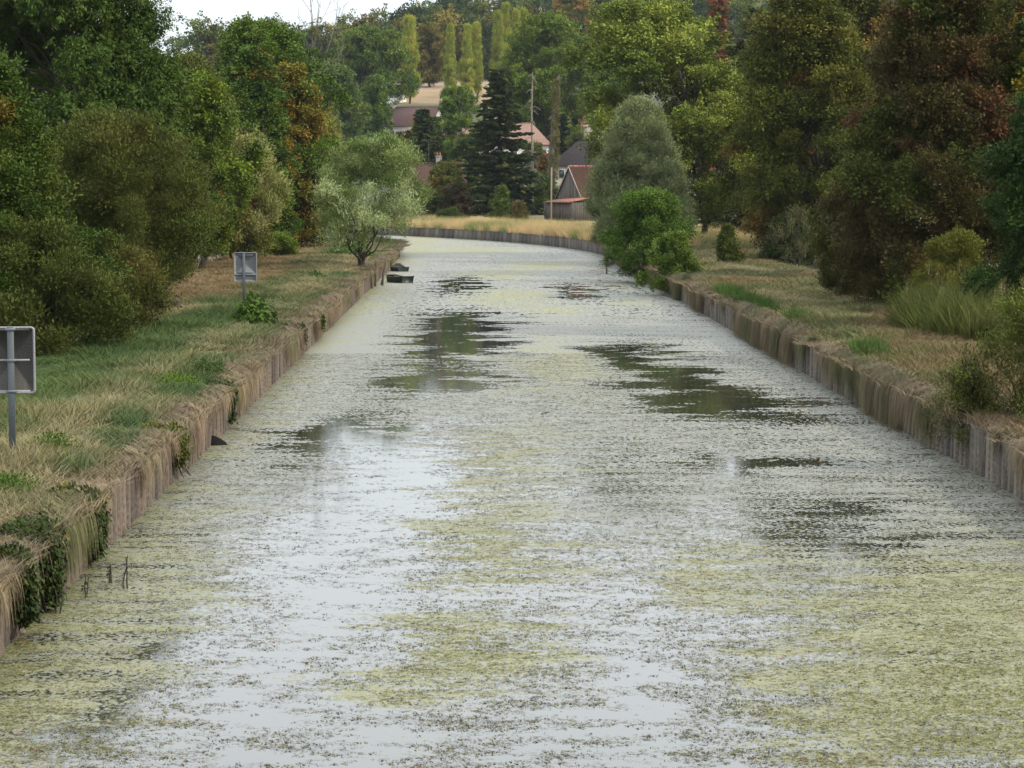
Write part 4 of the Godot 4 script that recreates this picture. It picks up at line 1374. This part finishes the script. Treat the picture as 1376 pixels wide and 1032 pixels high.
func build_right_trees() -> void:
	var g := "trees and shrubs of the right bank"
	tree("silver_willow", "egg shaped silver green willow on the right bank near the bend", 12.0, 172, {H = 10.6, R = 4.6, hb = 0.1, ragged = 0.05, lobes = 420, lr = 0.15, shape = "egg", spray = "willow", stems = 9, tr = 0.12, cols = [[Color(0.218, 0.263, 0.198), 3], [Color(0.287, 0.338, 0.270), 1]], group = g})
	tree("alder_bush", "dark green bush overhanging the right wall in front of the silver willow", 10.7, 139, {H = 4.3, R = 3.5, hb = -0.6, shape = "shrub", spray = "small", s = 1.1, stems = 7, tr = 0.08, off = Vector2(-0.8, 0), cols = [[Color(0.083, 0.152, 0.034), 3], [Color(0.115, 0.180, 0.045), 1]], cat = "bush", group = g})
	tree("alder_bush", "small light green bush on the right wall nearest the bend", 10.8, 124, {H = 2.3, R = 1.8, hb = -0.7, shape = "shrub", spray = "broad", s = 0.8, stems = 6, tr = 0.04, off = Vector2(-0.3, 0), cols = [[Color(0.128, 0.192, 0.051), 2], [Color(0.095, 0.152, 0.040), 1]], cat = "bush", group = g})
	tree("walnut_tree", "large light green tree behind the silver willow on the right", 18.2, 187, {H = 19.0, R = 8.6, hb = 2.2, spray = "broad", s = 1.5, off = Vector2(-4.0, 0), tr = 0.3, cols = [[Color(0.156, 0.204, 0.057), 3], [Color(0.204, 0.246, 0.069), 1.5], [Color(0.114, 0.162, 0.046), 1]], group = g})
	tree("oak_tree", "tall dark olive oak right of the light green tree", 21.2, 148, {H = 18.2, R = 6.8, hb = 0.8, shape = "egg", spray = "small", s = 1.7, tr = 0.3, cols = [[Color(0.091, 0.109, 0.029), 3], [Color(0.123, 0.127, 0.035), 1], [Color(0.161, 0.109, 0.035), 0.5]], group = g})
	tree("oak_tree", "dark oak with brown top behind the reddish tree", 27.0, 165, {H = 18.5, R = 5.5, hb = 1.0, s = 1.6, cols = [[Color(0.089, 0.100, 0.030), 2], [Color(0.166, 0.111, 0.043), 1]], group = g})
	tree("cherry_tree", "broad reddish brown tree with thin pale stems on the right", 17.8, 89, {H = 14.2, R = 5.2, hb = 0.3, shape = "egg", spray = "small", s = 1.15, stems = 12, arch = 0.0, tr = 0.1, bark = M.bark_grey, cols = [[Color(0.078, 0.068, 0.036), 3], [Color(0.099, 0.063, 0.041), 1.0], [Color(0.067, 0.086, 0.029), 1.8], [Color(0.145, 0.074, 0.056), 0.25]], group = g})
	tree("olive_willow", "rounded olive willow at the foot of the reddish tree", 15.9, 97, {H = 4.6, R = 2.1, hb = 0.2, shape = "shrub", spray = "fine", stems = 8, tr = 0.05, s = 1.1, cols = [[Color(0.063, 0.072, 0.025), 3], [Color(0.081, 0.087, 0.033), 1]], cat = "shrub", group = g})
	tree("hornbeam_tree", "dark green tree with layered branches at the right edge", 18.9, 75, {H = 8.8, R = 3.7, hb = 0.3, shape = "egg", spray = "small", s = 1.1, stems = 5, tr = 0.1, cols = [[Color(0.039, 0.073, 0.025), 3], [Color(0.053, 0.088, 0.030), 1]], group = g})
	tree("maple_tree", "yellow green sunlit tree at the right edge above the layered tree", 22.0, 90, {H = 12.0, R = 3.0, hb = 1.5, spray = "broad", cols = [[Color(0.127, 0.160, 0.029), 2], [Color(0.064, 0.107, 0.026), 2], [Color(0.234, 0.203, 0.031), 0.5]], group = g})
	tree("autumn_tree", "orange brown autumn tree in the upper right corner", 27.5, 116, {H = 17.5, R = 4.6, hb = 2.0, spray = "broad", s = 1.2, cols = [[Color(0.181, 0.107, 0.036), 2], [Color(0.127, 0.112, 0.036), 1.5], [Color(0.213, 0.139, 0.051), 1]], group = g})
	tree("dark_shrub", "dark green shrub in the shade under the oak", 19.0, 141, {H = 3.2, R = 1.9, hb = 0.1, shape = "shrub", spray = "small", s = 1.2, stems = 5, tr = 0.06, cols = [[Color(0.046, 0.068, 0.027), 1]], cat = "shrub", group = g})
	tree("grey_shrub", "thin silver grey shrub leaning out beside the reddish tree", 18.4, 133, {H = 3.7, R = 1.1, hb = 0.8, cover = 0.35, ragged = 0.8, lobes = 26, spray = "willow", s = 0.8, stems = 5, tr = 0.05, cols = [[Color(0.115, 0.115, 0.090), 1]], cat = "shrub", group = g})
	tree("holly_tree", "dark dense tree between the oak and the light green tree", 24.0, 172, {H = 8.0, R = 3.0, hb = 0.1, shape = "egg", spray = "small", s = 1.4, cols = [[Color(0.048, 0.078, 0.032), 1]], group = g})
	tree("spindle_bush", "yellowish green rounded bush behind the reeds", 17.5, 84, {H = 3.2, R = 1.6, hb = 0.1, shape = "shrub", spray = "fine", s = 0.95, stems = 8, tr = 0.04, cols = [[Color(0.127, 0.144, 0.041), 3], [Color(0.160, 0.160, 0.051), 1]], cat = "bush", group = g})
	tree("sapling", "young leafy sapling standing alone on the right bank", 14.3, 132, {H = 2.2, R = 0.75, hb = 0.05, cover = 0.6, ragged = 0.6, shape = "egg", spray = "broad", s = 0.7, stems = 4, tr = 0.03, cols = [[Color(0.098, 0.123, 0.041), 2], [Color(0.074, 0.098, 0.029), 1]], cat = "sapling"})
	tree("overhanging_shrub", "dark thin-leaved shrub hanging over the right wall at the edge", 11.5, 47.5, {H = 2.6, R = 1.5, hb = 0.1, ragged = 0.9, cover = 0.3, shape = "shrub", spray = "fine", s = 0.8, stems = 10, tr = 0.03, off = Vector2(-0.2, 0), cols = [[Color(0.088, 0.101, 0.039), 2], [Color(0.110, 0.141, 0.043), 1]], cat = "shrub", group = g})
	tree("overhanging_shrub", "low dark twiggy growth spilling down the right wall to the water", 10.6, 48.5, {H = 1.1, R = 1.0, hb = -0.5, ragged = 0.8, cover = 0.4, shape = "shrub", spray = "fine", s = 0.7, stems = 8, tr = 0.02, off = Vector2(-0.25, 0), cols = [[Color(0.081, 0.078, 0.043), 2], [Color(0.103, 0.116, 0.043), 1]], cat = "shrub", group = g})
	# reeds
	rng.seed = 63
	var bag := Bag.new()
	var plumes := Bag.new()
	for k in 420:
		var a := rng.randf() * TAU
		var q := sqrt(rng.randf())
		var p := at(16.6 + cos(a) * q * 2.6, 74.0 + sin(a) * q * 6.5)
		if across(p.x, -p.z) < CW + 3.2: continue
		var hgt := rng.randf_range(1.2, 2.9)
		bag.put(Transform3D(Basis(Vector3.UP, rng.randf() * TAU).scaled(Vector3(1.3, hgt, 1.3)), p), Color(0.085, 0.115, 0.045).lerp(Color(0.13, 0.14, 0.065), rng.randf()) * rng.randf_range(0.7, 1.2))
		if rng.randf() < 0.09:
			plumes.put(Transform3D(Basis(Vector3.UP, rng.randf() * TAU).scaled(Vector3(0.3, 0.8, 0.3)), p + Vector3(0, 0.72 * hgt, 0)), Color(0.45, 0.36, 0.3))
	var reed := thing("reed_bed", at(16.6, 74), 0.0, "green reeds with pale plumes below the yellowish bush", "reeds")
	reed.set_meta("kind", "stuff")
	var o := put_bag("stems", bag, SP.reed, M.leaf, reed)
	o.position = -reed.position
	o = put_bag("plumes", plumes, SP.fine, M.leaf, reed)
	o.position = -reed.position
	for it in [[11.1, 96.0, 9.0, 420, "long strip of tall green blades along the right wall edge"], [11.2, 66.0, 1.2, 90, "short clump of green blades on the right bank edge"], [11.5, 83.0, 1.6, 60, "thin clump of tall blades past the long green strip"]]:
		var cl := thing("iris_clump", at(it[0], it[1]), 0.0, it[4], "plant", "blade plants on the right bank")
		var bg := Bag.new()
		for k in it[3]:
			var dz: float = rng.randf_range(-1, 1) * it[2]
			var dx := rng.randf_range(-0.35, 0.35)
			bg.put(Transform3D(Basis(Vector3.UP, rng.randf() * TAU).scaled(Vector3(1, rng.randf_range(0.5, 0.95), 1)), Vector3(dx, gy(it[0] + dx, it[1] - dz) - cl.position.y, dz)), Color(0.06, 0.115, 0.04) * rng.randf_range(0.6, 1.3))
		put_bag("blades", bg, SP.iris, M.leaf, cl).set_meta("kind", "stuff")

func build_far_trees() -> void:
	var g := "garden trees of the village"
	conifer("spruce", "big dark spruce standing in the middle of the village", 2.7, 300, {H = 19.4, R = 6.6, tiers = 30, per = 8, s = 1.0, pow = 0.85, cols = [[Color(0.03, 0.05, 0.022), 3], [Color(0.06, 0.08, 0.03), 1], [Color(0.1, 0.115, 0.04), 0.35]], group = g})
	conifer("thuja", "dark pointed thuja in front of the purple roofed house", -8.3, 352, {H = 12.2, R = 2.9, tiers = 28, per = 9, droop = -0.5, pow = 0.55, s = 0.9, cols = [[Color(0.04, 0.065, 0.022), 3], [Color(0.085, 0.1, 0.03), 1]], group = g})
	conifer("thuja", "narrow thuja leaning on the right of the pointed one", -6.2, 348, {H = 8.2, R = 1.9, tiers = 20, per = 8, droop = -0.5, pow = 0.5, s = 0.8, cols = [[Color(0.08, 0.095, 0.03), 2], [Color(0.045, 0.07, 0.025), 2]], group = g})
	conifer("cypress", "slim dark cypress in front of the steep red roof", 18.8, 450, {H = 6.5, R = 0.9, tiers = 16, per = 7, droop = -0.8, pow = 0.4, s = 0.7, cols = [[Color(0.025, 0.045, 0.022), 1]], group = g})
	conifer("cypress", "short dark cypress beside the pale round bush", 15.0, 415, {H = 8.0, R = 1.2, tiers = 16, per = 7, droop = -0.8, pow = 0.3, s = 0.8, cols = [[Color(0.025, 0.045, 0.022), 1]], group = g})
	conifer("cedar", "pale green conifer behind the oak and the light green tree", 24.0, 212, {H = 18.5, R = 4.0, tiers = 20, per = 7, s = 1.1, cols = [[Color(0.1, 0.12, 0.055), 2], [Color(0.07, 0.09, 0.04), 1]], group = g})
	conifer("red_conifer", "reddish brown conifer top showing above the light green tree", 31.0, 300, {H = 28.5, R = 4.2, tiers = 30, per = 8, s = 1.1, cols = [[Color(0.24, 0.1, 0.06), 2], [Color(0.16, 0.1, 0.045), 1]], group = g})
	conifer("larch", "green conifer with brown tips right of the reddish one", 36.5, 310, {H = 28.0, R = 4.6, tiers = 28, per = 8, s = 1.1, cols = [[Color(0.1, 0.15, 0.05), 2], [Color(0.13, 0.085, 0.045), 1]], group = g})
	conifer("brown_conifer", "withered brown conifer left of the ivy covered trunk", 9.1, 318, {H = 7.4, R = 1.9, tiers = 16, per = 7, droop = -0.4, s = 0.8, cols = [[Color(0.2, 0.125, 0.06), 2], [Color(0.16, 0.12, 0.07), 1]], group = g})
	tree("plum_tree", "round dark purple plum tree beside the pointed thuja", -12.0, 372, {H = 7.0, R = 2.8, hb = 1.0, spray = "far", s = 0.65, cols = [[Color(0.075, 0.035, 0.038), 1]], group = g})
	tree("garden_bush", "bright yellow green bush in front of the purple roof", -10.6, 420, {H = 6.5, R = 2.4, hb = 0.2, shape = "shrub", spray = "far", s = 0.65, cols = [[Color(0.2, 0.22, 0.05), 1]], cat = "bush", group = g})
	tree("garden_tree", "leafy green tree between the thuja and the spruce", -3.6, 375, {H = 14.0, R = 4.2, hb = 1.0, spray = "far", s = 0.75, cols = [[Color(0.105, 0.172, 0.051), 2], [Color(0.179, 0.239, 0.064), 1]], group = g})
	tree("garden_tree", "dark leafy tree hiding the pale house left of the spruce", -1.8, 335, {H = 8.6, R = 2.8, hb = 0.5, spray = "far", s = 0.65, cols = [[Color(0.053, 0.090, 0.036), 2], [Color(0.090, 0.128, 0.043), 1]], group = g})
	tree("bramble_hedge", "golden green bush beside the stone chimney", -4.3, 300, {H = 6.6, R = 3.0, hb = 0.2, shape = "shrub", spray = "far", s = 0.55, cols = [[Color(0.14, 0.16, 0.05), 3], [Color(0.2, 0.15, 0.04), 0.7], [Color(0.1, 0.12, 0.04), 1]], cat = "bush", group = g})
	tree("bramble_hedge", "dark purplish brown hedge left of the spruce foot", -2.4, 284, {H = 4.6, R = 2.8, hb = 0.1, shape = "shrub", spray = "far", s = 0.5, cols = [[Color(0.06, 0.045, 0.035), 2], [Color(0.045, 0.06, 0.028), 1]], cat = "hedge", group = g})
	tree("bramble_hedge", "dark green hedge behind the canal willow", -6.2, 286, {H = 3.6, R = 2.8, hb = 0.1, shape = "shrub", spray = "far", s = 0.5, cols = [[Color(0.05, 0.075, 0.03), 2], [Color(0.08, 0.1, 0.04), 1]], cat = "hedge", group = g})
	tree("bramble_hedge", "low round dark bramble on the far bank top", -3.2, 271, {H = 1.7, R = 2.0, hb = 0.0, shape = "shrub", spray = "small", s = 1.0, cols = [[Color(0.055, 0.085, 0.03), 1]], cat = "bush", group = g})
	tree("garden_bush", "fresh green bush at the spruce foot", 3.0, 283, {H = 4.2, R = 1.7, hb = 0.1, shape = "egg", spray = "far", s = 0.5, cols = [[Color(0.12, 0.18, 0.05), 1], [Color(0.07, 0.11, 0.035), 1]], cat = "bush", group = g})
	tree("garden_bush", "rounded brown bush between the spruce and the barn", 4.9, 279, {H = 2.4, R = 1.4, hb = 0.1, shape = "shrub", spray = "far", s = 0.4, cols = [[Color(0.13, 0.1, 0.06), 1], [Color(0.09, 0.085, 0.04), 1]], cat = "bush", group = g})
	tree("garden_bush", "green hedge behind the wooden pole beside the barn", 8.6, 312, {H = 4.6, R = 2.4, hb = 0.1, shape = "shrub", spray = "far", s = 0.5, cols = [[Color(0.11, 0.17, 0.045), 1], [Color(0.08, 0.13, 0.04), 1]], cat = "hedge", group = g})
	tree("garden_bush", "leafy bush in front of the white house with pink roof", 8.6, 360, {H = 6.2, R = 2.6, hb = 0.2, shape = "shrub", spray = "far", s = 0.55, cols = [[Color(0.1, 0.13, 0.05), 1], [Color(0.14, 0.12, 0.06), 1]], cat = "bush", group = g})
	tree("garden_bush", "pale round clipped bush above the dark hipped roof", 17.2, 405, {H = 5.0, R = 2.0, hb = 0.4, spray = "far", s = 0.55, cols = [[Color(0.16, 0.19, 0.08), 1]], cat = "bush", group = g})
	tree("garden_tree", "large bright green tree above the dead trunks", 12.5, 425, {H = 24.5, R = 10.5, hb = 1.0, spray = "far", s = 1.0, tr = 0.35, cols = [[Color(0.143, 0.209, 0.051), 3], [Color(0.194, 0.254, 0.064), 1.3], [Color(0.090, 0.143, 0.043), 1]], group = g})
	tree("garden_tree", "dark spreading tree over the steep red roof", 23.5, 452, {H = 15.5, R = 6.4, hb = 5.0, spray = "far", s = 0.95, tr = 0.3, cols = [[Color(0.075, 0.128, 0.040), 2], [Color(0.120, 0.179, 0.051), 1]], group = g})
	tree("garden_tree", "dark tree behind the pink tiled roof", 8.0, 440, {H = 15.0, R = 5.5, hb = 0.5, spray = "far", s = 1.0, cols = [[Color(0.060, 0.105, 0.037), 1], [Color(0.090, 0.143, 0.043), 1]], group = g})
	tree("garden_tree", "tree filling the gap between red roof and silver willow", 24.0, 400, {H = 15.0, R = 5.0, hb = 0.5, spray = "far", s = 0.95, cols = [[Color(0.083, 0.135, 0.043), 1], [Color(0.128, 0.187, 0.051), 1]], group = g})
	tree("garden_tree", "broad green oak left of the tall poplar", -25.0, 500, {H = 20.0, R = 10.5, hb = 1.5, spray = "far", s = 1.1, cols = [[Color(0.098, 0.158, 0.051), 3], [Color(0.143, 0.202, 0.057), 1]], group = g})
	tree("garden_tree", "blue green tree below the broad oak", -26.0, 440, {H = 15.5, R = 6.0, hb = 0.5, spray = "far", s = 0.95, cols = [[Color(0.113, 0.179, 0.079), 2], [Color(0.164, 0.202, 0.086), 1]], group = g})
	tree("garden_tree", "yellow green tree left of the purple roofed house", -20.0, 455, {H = 13.0, R = 4.6, hb = 0.3, spray = "far", s = 0.9, cols = [[Color(0.149, 0.224, 0.064), 2], [Color(0.113, 0.179, 0.072), 1]], group = g})
	tree("garden_tree", "thin greyish tree beside the golden brown shrub", -19.0, 300, {H = 14.0, R = 3.4, hb = 0.5, shape = "egg", spray = "far", s = 0.75, cols = [[Color(0.179, 0.209, 0.108), 1], [Color(0.135, 0.179, 0.079), 1]], group = g})
	tree("garden_tree", "flat dark cedar bough behind the canal willow top", -14.5, 330, {H = 9.5, R = 3.6, hb = 3.0, shape = "shrub", spray = "far", s = 0.7, cols = [[Color(0.090, 0.149, 0.086), 1]], group = g})
	# poplars at the edge of the field
	var pop := [[-15.8, 541, 19.5, 2.3, "tallest yellow green poplar, leftmost of the row"], [-6.4, 548, 17.6, 1.5, "slim yellow green poplar standing alone above the field"], [-2.4, 552, 17.4, 1.5, "poplar right of the slim one standing alone"], [-0.2, 556, 17.6, 1.6, "poplar in the middle of the row, touching its left neighbour"], [4.9, 560, 20.2, 1.7, "thick yellow poplar left of the highest poplar tip"], [6.9, 566, 21.8, 1.6, "poplar with the highest tip right of the middle"], [9.4, 570, 20.0, 1.5, "yellow poplar tip just left of the large green tree"], [11.4, 572, 20.2, 1.5, "rightmost poplar tip behind the large green tree"]]
	for q in pop:
		tree("poplar", q[4], q[0], q[1], {H = q[2], R = q[3] * 1.25, hb = 1.6, ragged = 0.3, cover = 1.3, lr = 0.36, shape = "poplar", spray = "plume", s = 0.8, tr = 0.25, cols = [[Color(0.314, 0.356, 0.100), 3], [Color(0.399, 0.410, 0.110), 1], [Color(0.247, 0.302, 0.090), 1.5]], group = "row of poplars at the field edge"})
	# individual trees on the hill
	tree("rusty_oak", "round brownish oak between the first two poplars", -12.3, 600, {H = 16.0, R = 5.6, hb = 1.0, spray = "far", s = 1.1, cols = [[Color(0.182, 0.156, 0.065), 2], [Color(0.117, 0.130, 0.052), 1]], group = "trees on the hillside"})
	tree("rusty_oak", "tree with pink and golden autumn leaves on the right hillside", 27.0, 650, {H = 23.0, R = 7.0, hb = 1.0, spray = "far", s = 1.2, cols = [[Color(0.390, 0.208, 0.117), 1.4], [Color(0.286, 0.247, 0.078), 2], [Color(0.169, 0.195, 0.065), 1]], group = "trees on the hillside"})
	tree("rusty_oak", "golden green tree above the pink autumn tree", 31.0, 690, {H = 27.0, R = 9.0, hb = 1.0, spray = "far", s = 1.4, cols = [[Color(0.208, 0.208, 0.065), 2], [Color(0.130, 0.156, 0.052), 1]], group = "trees on the hillside"})
	conifer("cedar", "tall grey green conifer on the hill above the light green tree", 44.0, 620, {H = 34.0, R = 7.5, tiers = 26, per = 8, s = 2.0, cols = [[Color(0.08, 0.1, 0.05), 2], [Color(0.05, 0.075, 0.04), 1]], group = "trees on the hillside"})
	# two dead trunks in the village
	rng.seed = 99
	var a := thing("dead_tree", at(7.2, 308), 0.0, "bare pale dead tree with short side twigs beside the spruce", "tree")
	var s := st()
	tube(s, [Vector3(0, -0.3, 0), Vector3(0.1, 7, 0), Vector3(-0.05, 13, 0), Vector3(0.1, 18.4, 0)], 0.24, 0.05, 7)
	for k in 46:
		var y := rng.randf_range(4.0, 18.0)
		var an := rng.randf() * TAU
		var l := lerpf(2.0, 0.7, (y - 4.0) / 14.0) * rng.randf_range(0.6, 1.1)
		var b := Vector3(0, y, 0)
		limb(s, b, b + Vector3(cos(an) * l, -l * rng.randf_range(0.1, 0.8), sin(an) * l), 0.05, 0.02, 0.25 * l, 4, 4)
	put_mesh("trunk", done(s), M.bark_pale, a)
	var c := thing("ivy_tree", at(10.0, 312), 0.0, "dead trunk wrapped in withered ivy beside the barn", "tree")
	s = st()
	tube(s, [Vector3(-0.3, -0.3, 0), Vector3(-0.1, 6, 0), Vector3(0.2, 12, 0), Vector3(0.9, 18.0, 0)], 0.55, 0.12, 8)
	for k in 26:
		var y := rng.randf_range(5.0, 17.5)
		var an := rng.randf() * TAU
		var b := Vector3(0.1, y, 0)
		limb(s, b, b + Vector3(cos(an) * 1.1, rng.randf_range(-0.5, 0.6), sin(an) * 1.1), 0.06, 0.02, 0.1, 4, 4)
	put_mesh("trunk", done(s), M.bark_grey, c)
	var bag := Bag.new()
	for k in 520:
		var t := pow(rng.randf(), 1.25)
		var an := rng.randf() * TAU
		var r := lerpf(1.05, 0.3, t) * rng.randf_range(0.5, 1.0)
		bag.put(Transform3D(facing(Vector3(cos(an), 0.3, sin(an)), rng.randf() * TAU, rng.randf_range(0.3, 0.5)), Vector3(0.75 * t - 0.1 + cos(an) * r, 17.0 * t + 0.4, sin(an) * r)), [Color(0.13, 0.115, 0.065), Color(0.17, 0.15, 0.1), Color(0.1, 0.105, 0.05)][rng.randi_range(0, 2)] * rng.randf_range(0.7, 1.2))
	put_bag("ivy", bag, SP.far, M.leaf, c).set_meta("kind", "stuff")
	# the wooded hill, one mass
	rng.seed = 500
	var wood := Bag.new()
	for i in 620:
		var d := 628.0 + 420.0 * pow(rng.randf(), 1.3)
		var x := rng.randf_range(-0.30, 0.30) * d
		var hgt := rng.randf_range(11.0, 20.0)
		var r := hgt * rng.randf_range(0.28, 0.42)
		var n := nf.get_noise_2d(x * 0.6, d * 0.6)
		var col: Color = [Color(0.063, 0.098, 0.042), Color(0.084, 0.119, 0.045), Color(0.112, 0.140, 0.049), Color(0.049, 0.077, 0.042), Color(0.154, 0.133, 0.056)][rng.randi_range(0, 4)] * (1.0 + n)
		var y0 := land(x, d)
		for k in 12:
			var t := (k + 0.5) / 12.0
			var an := rng.randf() * TAU
			var q := r * sqrt(sin(PI * (0.15 + 0.75 * t))) * 0.62 * rng.randf_range(0.5, 1.2)
			var rl := r * rng.randf_range(0.32, 0.55) / 2.4
			wood.put(Transform3D(Basis(Vector3.UP, rng.randf() * TAU).scaled(Vector3.ONE * rl), Vector3(x + cos(an) * q, y0 + 1.0 + hgt * 0.9 * t, -d + sin(an) * q)), col * rng.randf_range(0.75, 1.25))
	tag(put_bag("hillside_wood", wood, lobe_mesh("far", 2.4, 0.6, 1.7), M.leaf), "dark mixed wood covering the hill behind the village", "wood", "", "stuff")

func build_plants() -> void:
	var g := "leafy plants on the left bank"
	var lf := [[Color(0.055, 0.11, 0.028), 3], [Color(0.085, 0.145, 0.035), 1]]
	plant("dock_plant", "big leafy green plant at the foot of the small sign", at(-7.75, 79.5), 0.85, 1.05, 70, "big", 0.8, lf, g)
	plant("nettle_plant", "dark nettle clump on the left wall edge below the small sign", at(-6.9, 59.0), 0.45, 0.5, 40, "small", 0.6, [[Color(0.05, 0.09, 0.04), 1]], g)
	plant("nettle_plant", "bright low weeds beside the nettle clump", at(-7.3, 55.5), 0.7, 0.25, 45, "small", 0.6, [[Color(0.08, 0.14, 0.03), 1]], g)
	plant("nettle_plant", "green weeds at the foot of the large sign", at(-7.6, 41.2), 0.5, 0.28, 55, "small", 0.55, [[Color(0.07, 0.125, 0.03), 1]], g)
	plant("nettle_plant", "green weeds at the left frame edge above the ivy", at(-7.4, 36.2), 0.6, 0.3, 55, "small", 0.55, [[Color(0.06, 0.11, 0.03), 1]], g)
	plant("dock_plant", "broad leaved plants behind the canal willow", at(-8.4, 152.0), 1.5, 0.8, 80, "big", 0.9, lf, g)
	plant("dock_plant", "dark small plant on the mown strip near the willow", at(-8.3, 118.0), 0.5, 0.4, 24, "big", 0.6, [[Color(0.05, 0.1, 0.04), 1]], g)
	var iv := [[Color(0.024, 0.042, 0.018), 3], [Color(0.042, 0.062, 0.024), 1], [Color(0.09, 0.09, 0.03), 0.25]]
	ivy("large mass of ivy covering the wall at the left frame edge", 31.5, 1.7, 1.05, 0.05, 620, iv, 0.3)
	ivy("dark ivy curtain reaching the water right of the ivy mass", 35.9, 0.5, 1.08, 0.02, 230, iv, 0.25)
	ivy("green brown weeds hanging on the left wall near the black wedge", 46.2, 0.5, 1.0, 0.05, 160, [[Color(0.08, 0.085, 0.035), 2], [Color(0.06, 0.08, 0.025), 1]], 0.4)
	ivy("narrow strip of dark ivy on the left wall past the black wedge", 56.5, 0.3, 1.0, 0.1, 120, iv, 0.2)
	ivy("ivy strip on the left wall below the leafy plant", 79.0, 0.5, 1.0, 0.2, 140, iv, 0.25)
	ivy("thin ivy clump on the left wall nearest the willow", 88.0, 0.7, 0.95, 0.3, 90, [[Color(0.07, 0.1, 0.04), 1]], 0.35)
	# dead stalks rising from the water by the wall
	rng.seed = 17
	var spots := [[-6.0, 31.2, 0.35, "thick dark dead stalk in the water below the ivy mass"], [-5.85, 31.9, 0.42, "pair-like dead stalk just right of the thick one"], [-5.7, 33.2, 0.4, "thin dead stalk with shrivelled leaves below the ivy"], [-5.2, 33.9, 0.5, "slender leafy stalk farthest out from the ivy mass"], [-5.55, 34.4, 0.32, "short thin stalk between the ivy and the slender one"]]
	for q in spots:
		var o := thing("dead_stalk", Vector3(q[0], -0.05, -q[1]), rng.randf() * TAU, q[3], "stalk", "dead stalks by the left wall")
		var s := st()
		for k in 2:
			limb(s, Vector3(k * 0.05, 0, 0), Vector3(k * 0.08 + rng.randf_range(-0.08, 0.08), q[2] * rng.randf_range(0.8, 1.1), rng.randf_range(-0.06, 0.06)), 0.016, 0.006, 0.0, 4, 5)
		put_mesh("stem", done(s), M.bark, o)
		s = st()
		for k in 12:
			leaf(s, Vector3(rng.randf_range(-0.03, 0.08), rng.randf_range(0.1, 1.0) * q[2], rng.randf_range(-0.04, 0.04)), (rv() + Vector3(0, -0.5, 0)).normalized(), rv(), 0.07, 0.04)
		put_mesh("leaves", done(s), M.bark, o)

func _ready() -> void:
	rng.seed = 1
	nz.seed = 7; nz.frequency = 0.05; nz.fractal_octaves = 3
	nf.seed = 19; nf.frequency = 0.05; nf.fractal_octaves = 4
	build_view()
	make_materials()
	make_sprays()
	build_ground()
	build_water()
	build_walls()
	build_village()
	build_left_trees()
	build_right_trees()
	build_far_trees()
	build_signs()
	build_boats()
	build_plants()
	build_grass()
	rng.seed = 2
	build_weed_flecks()
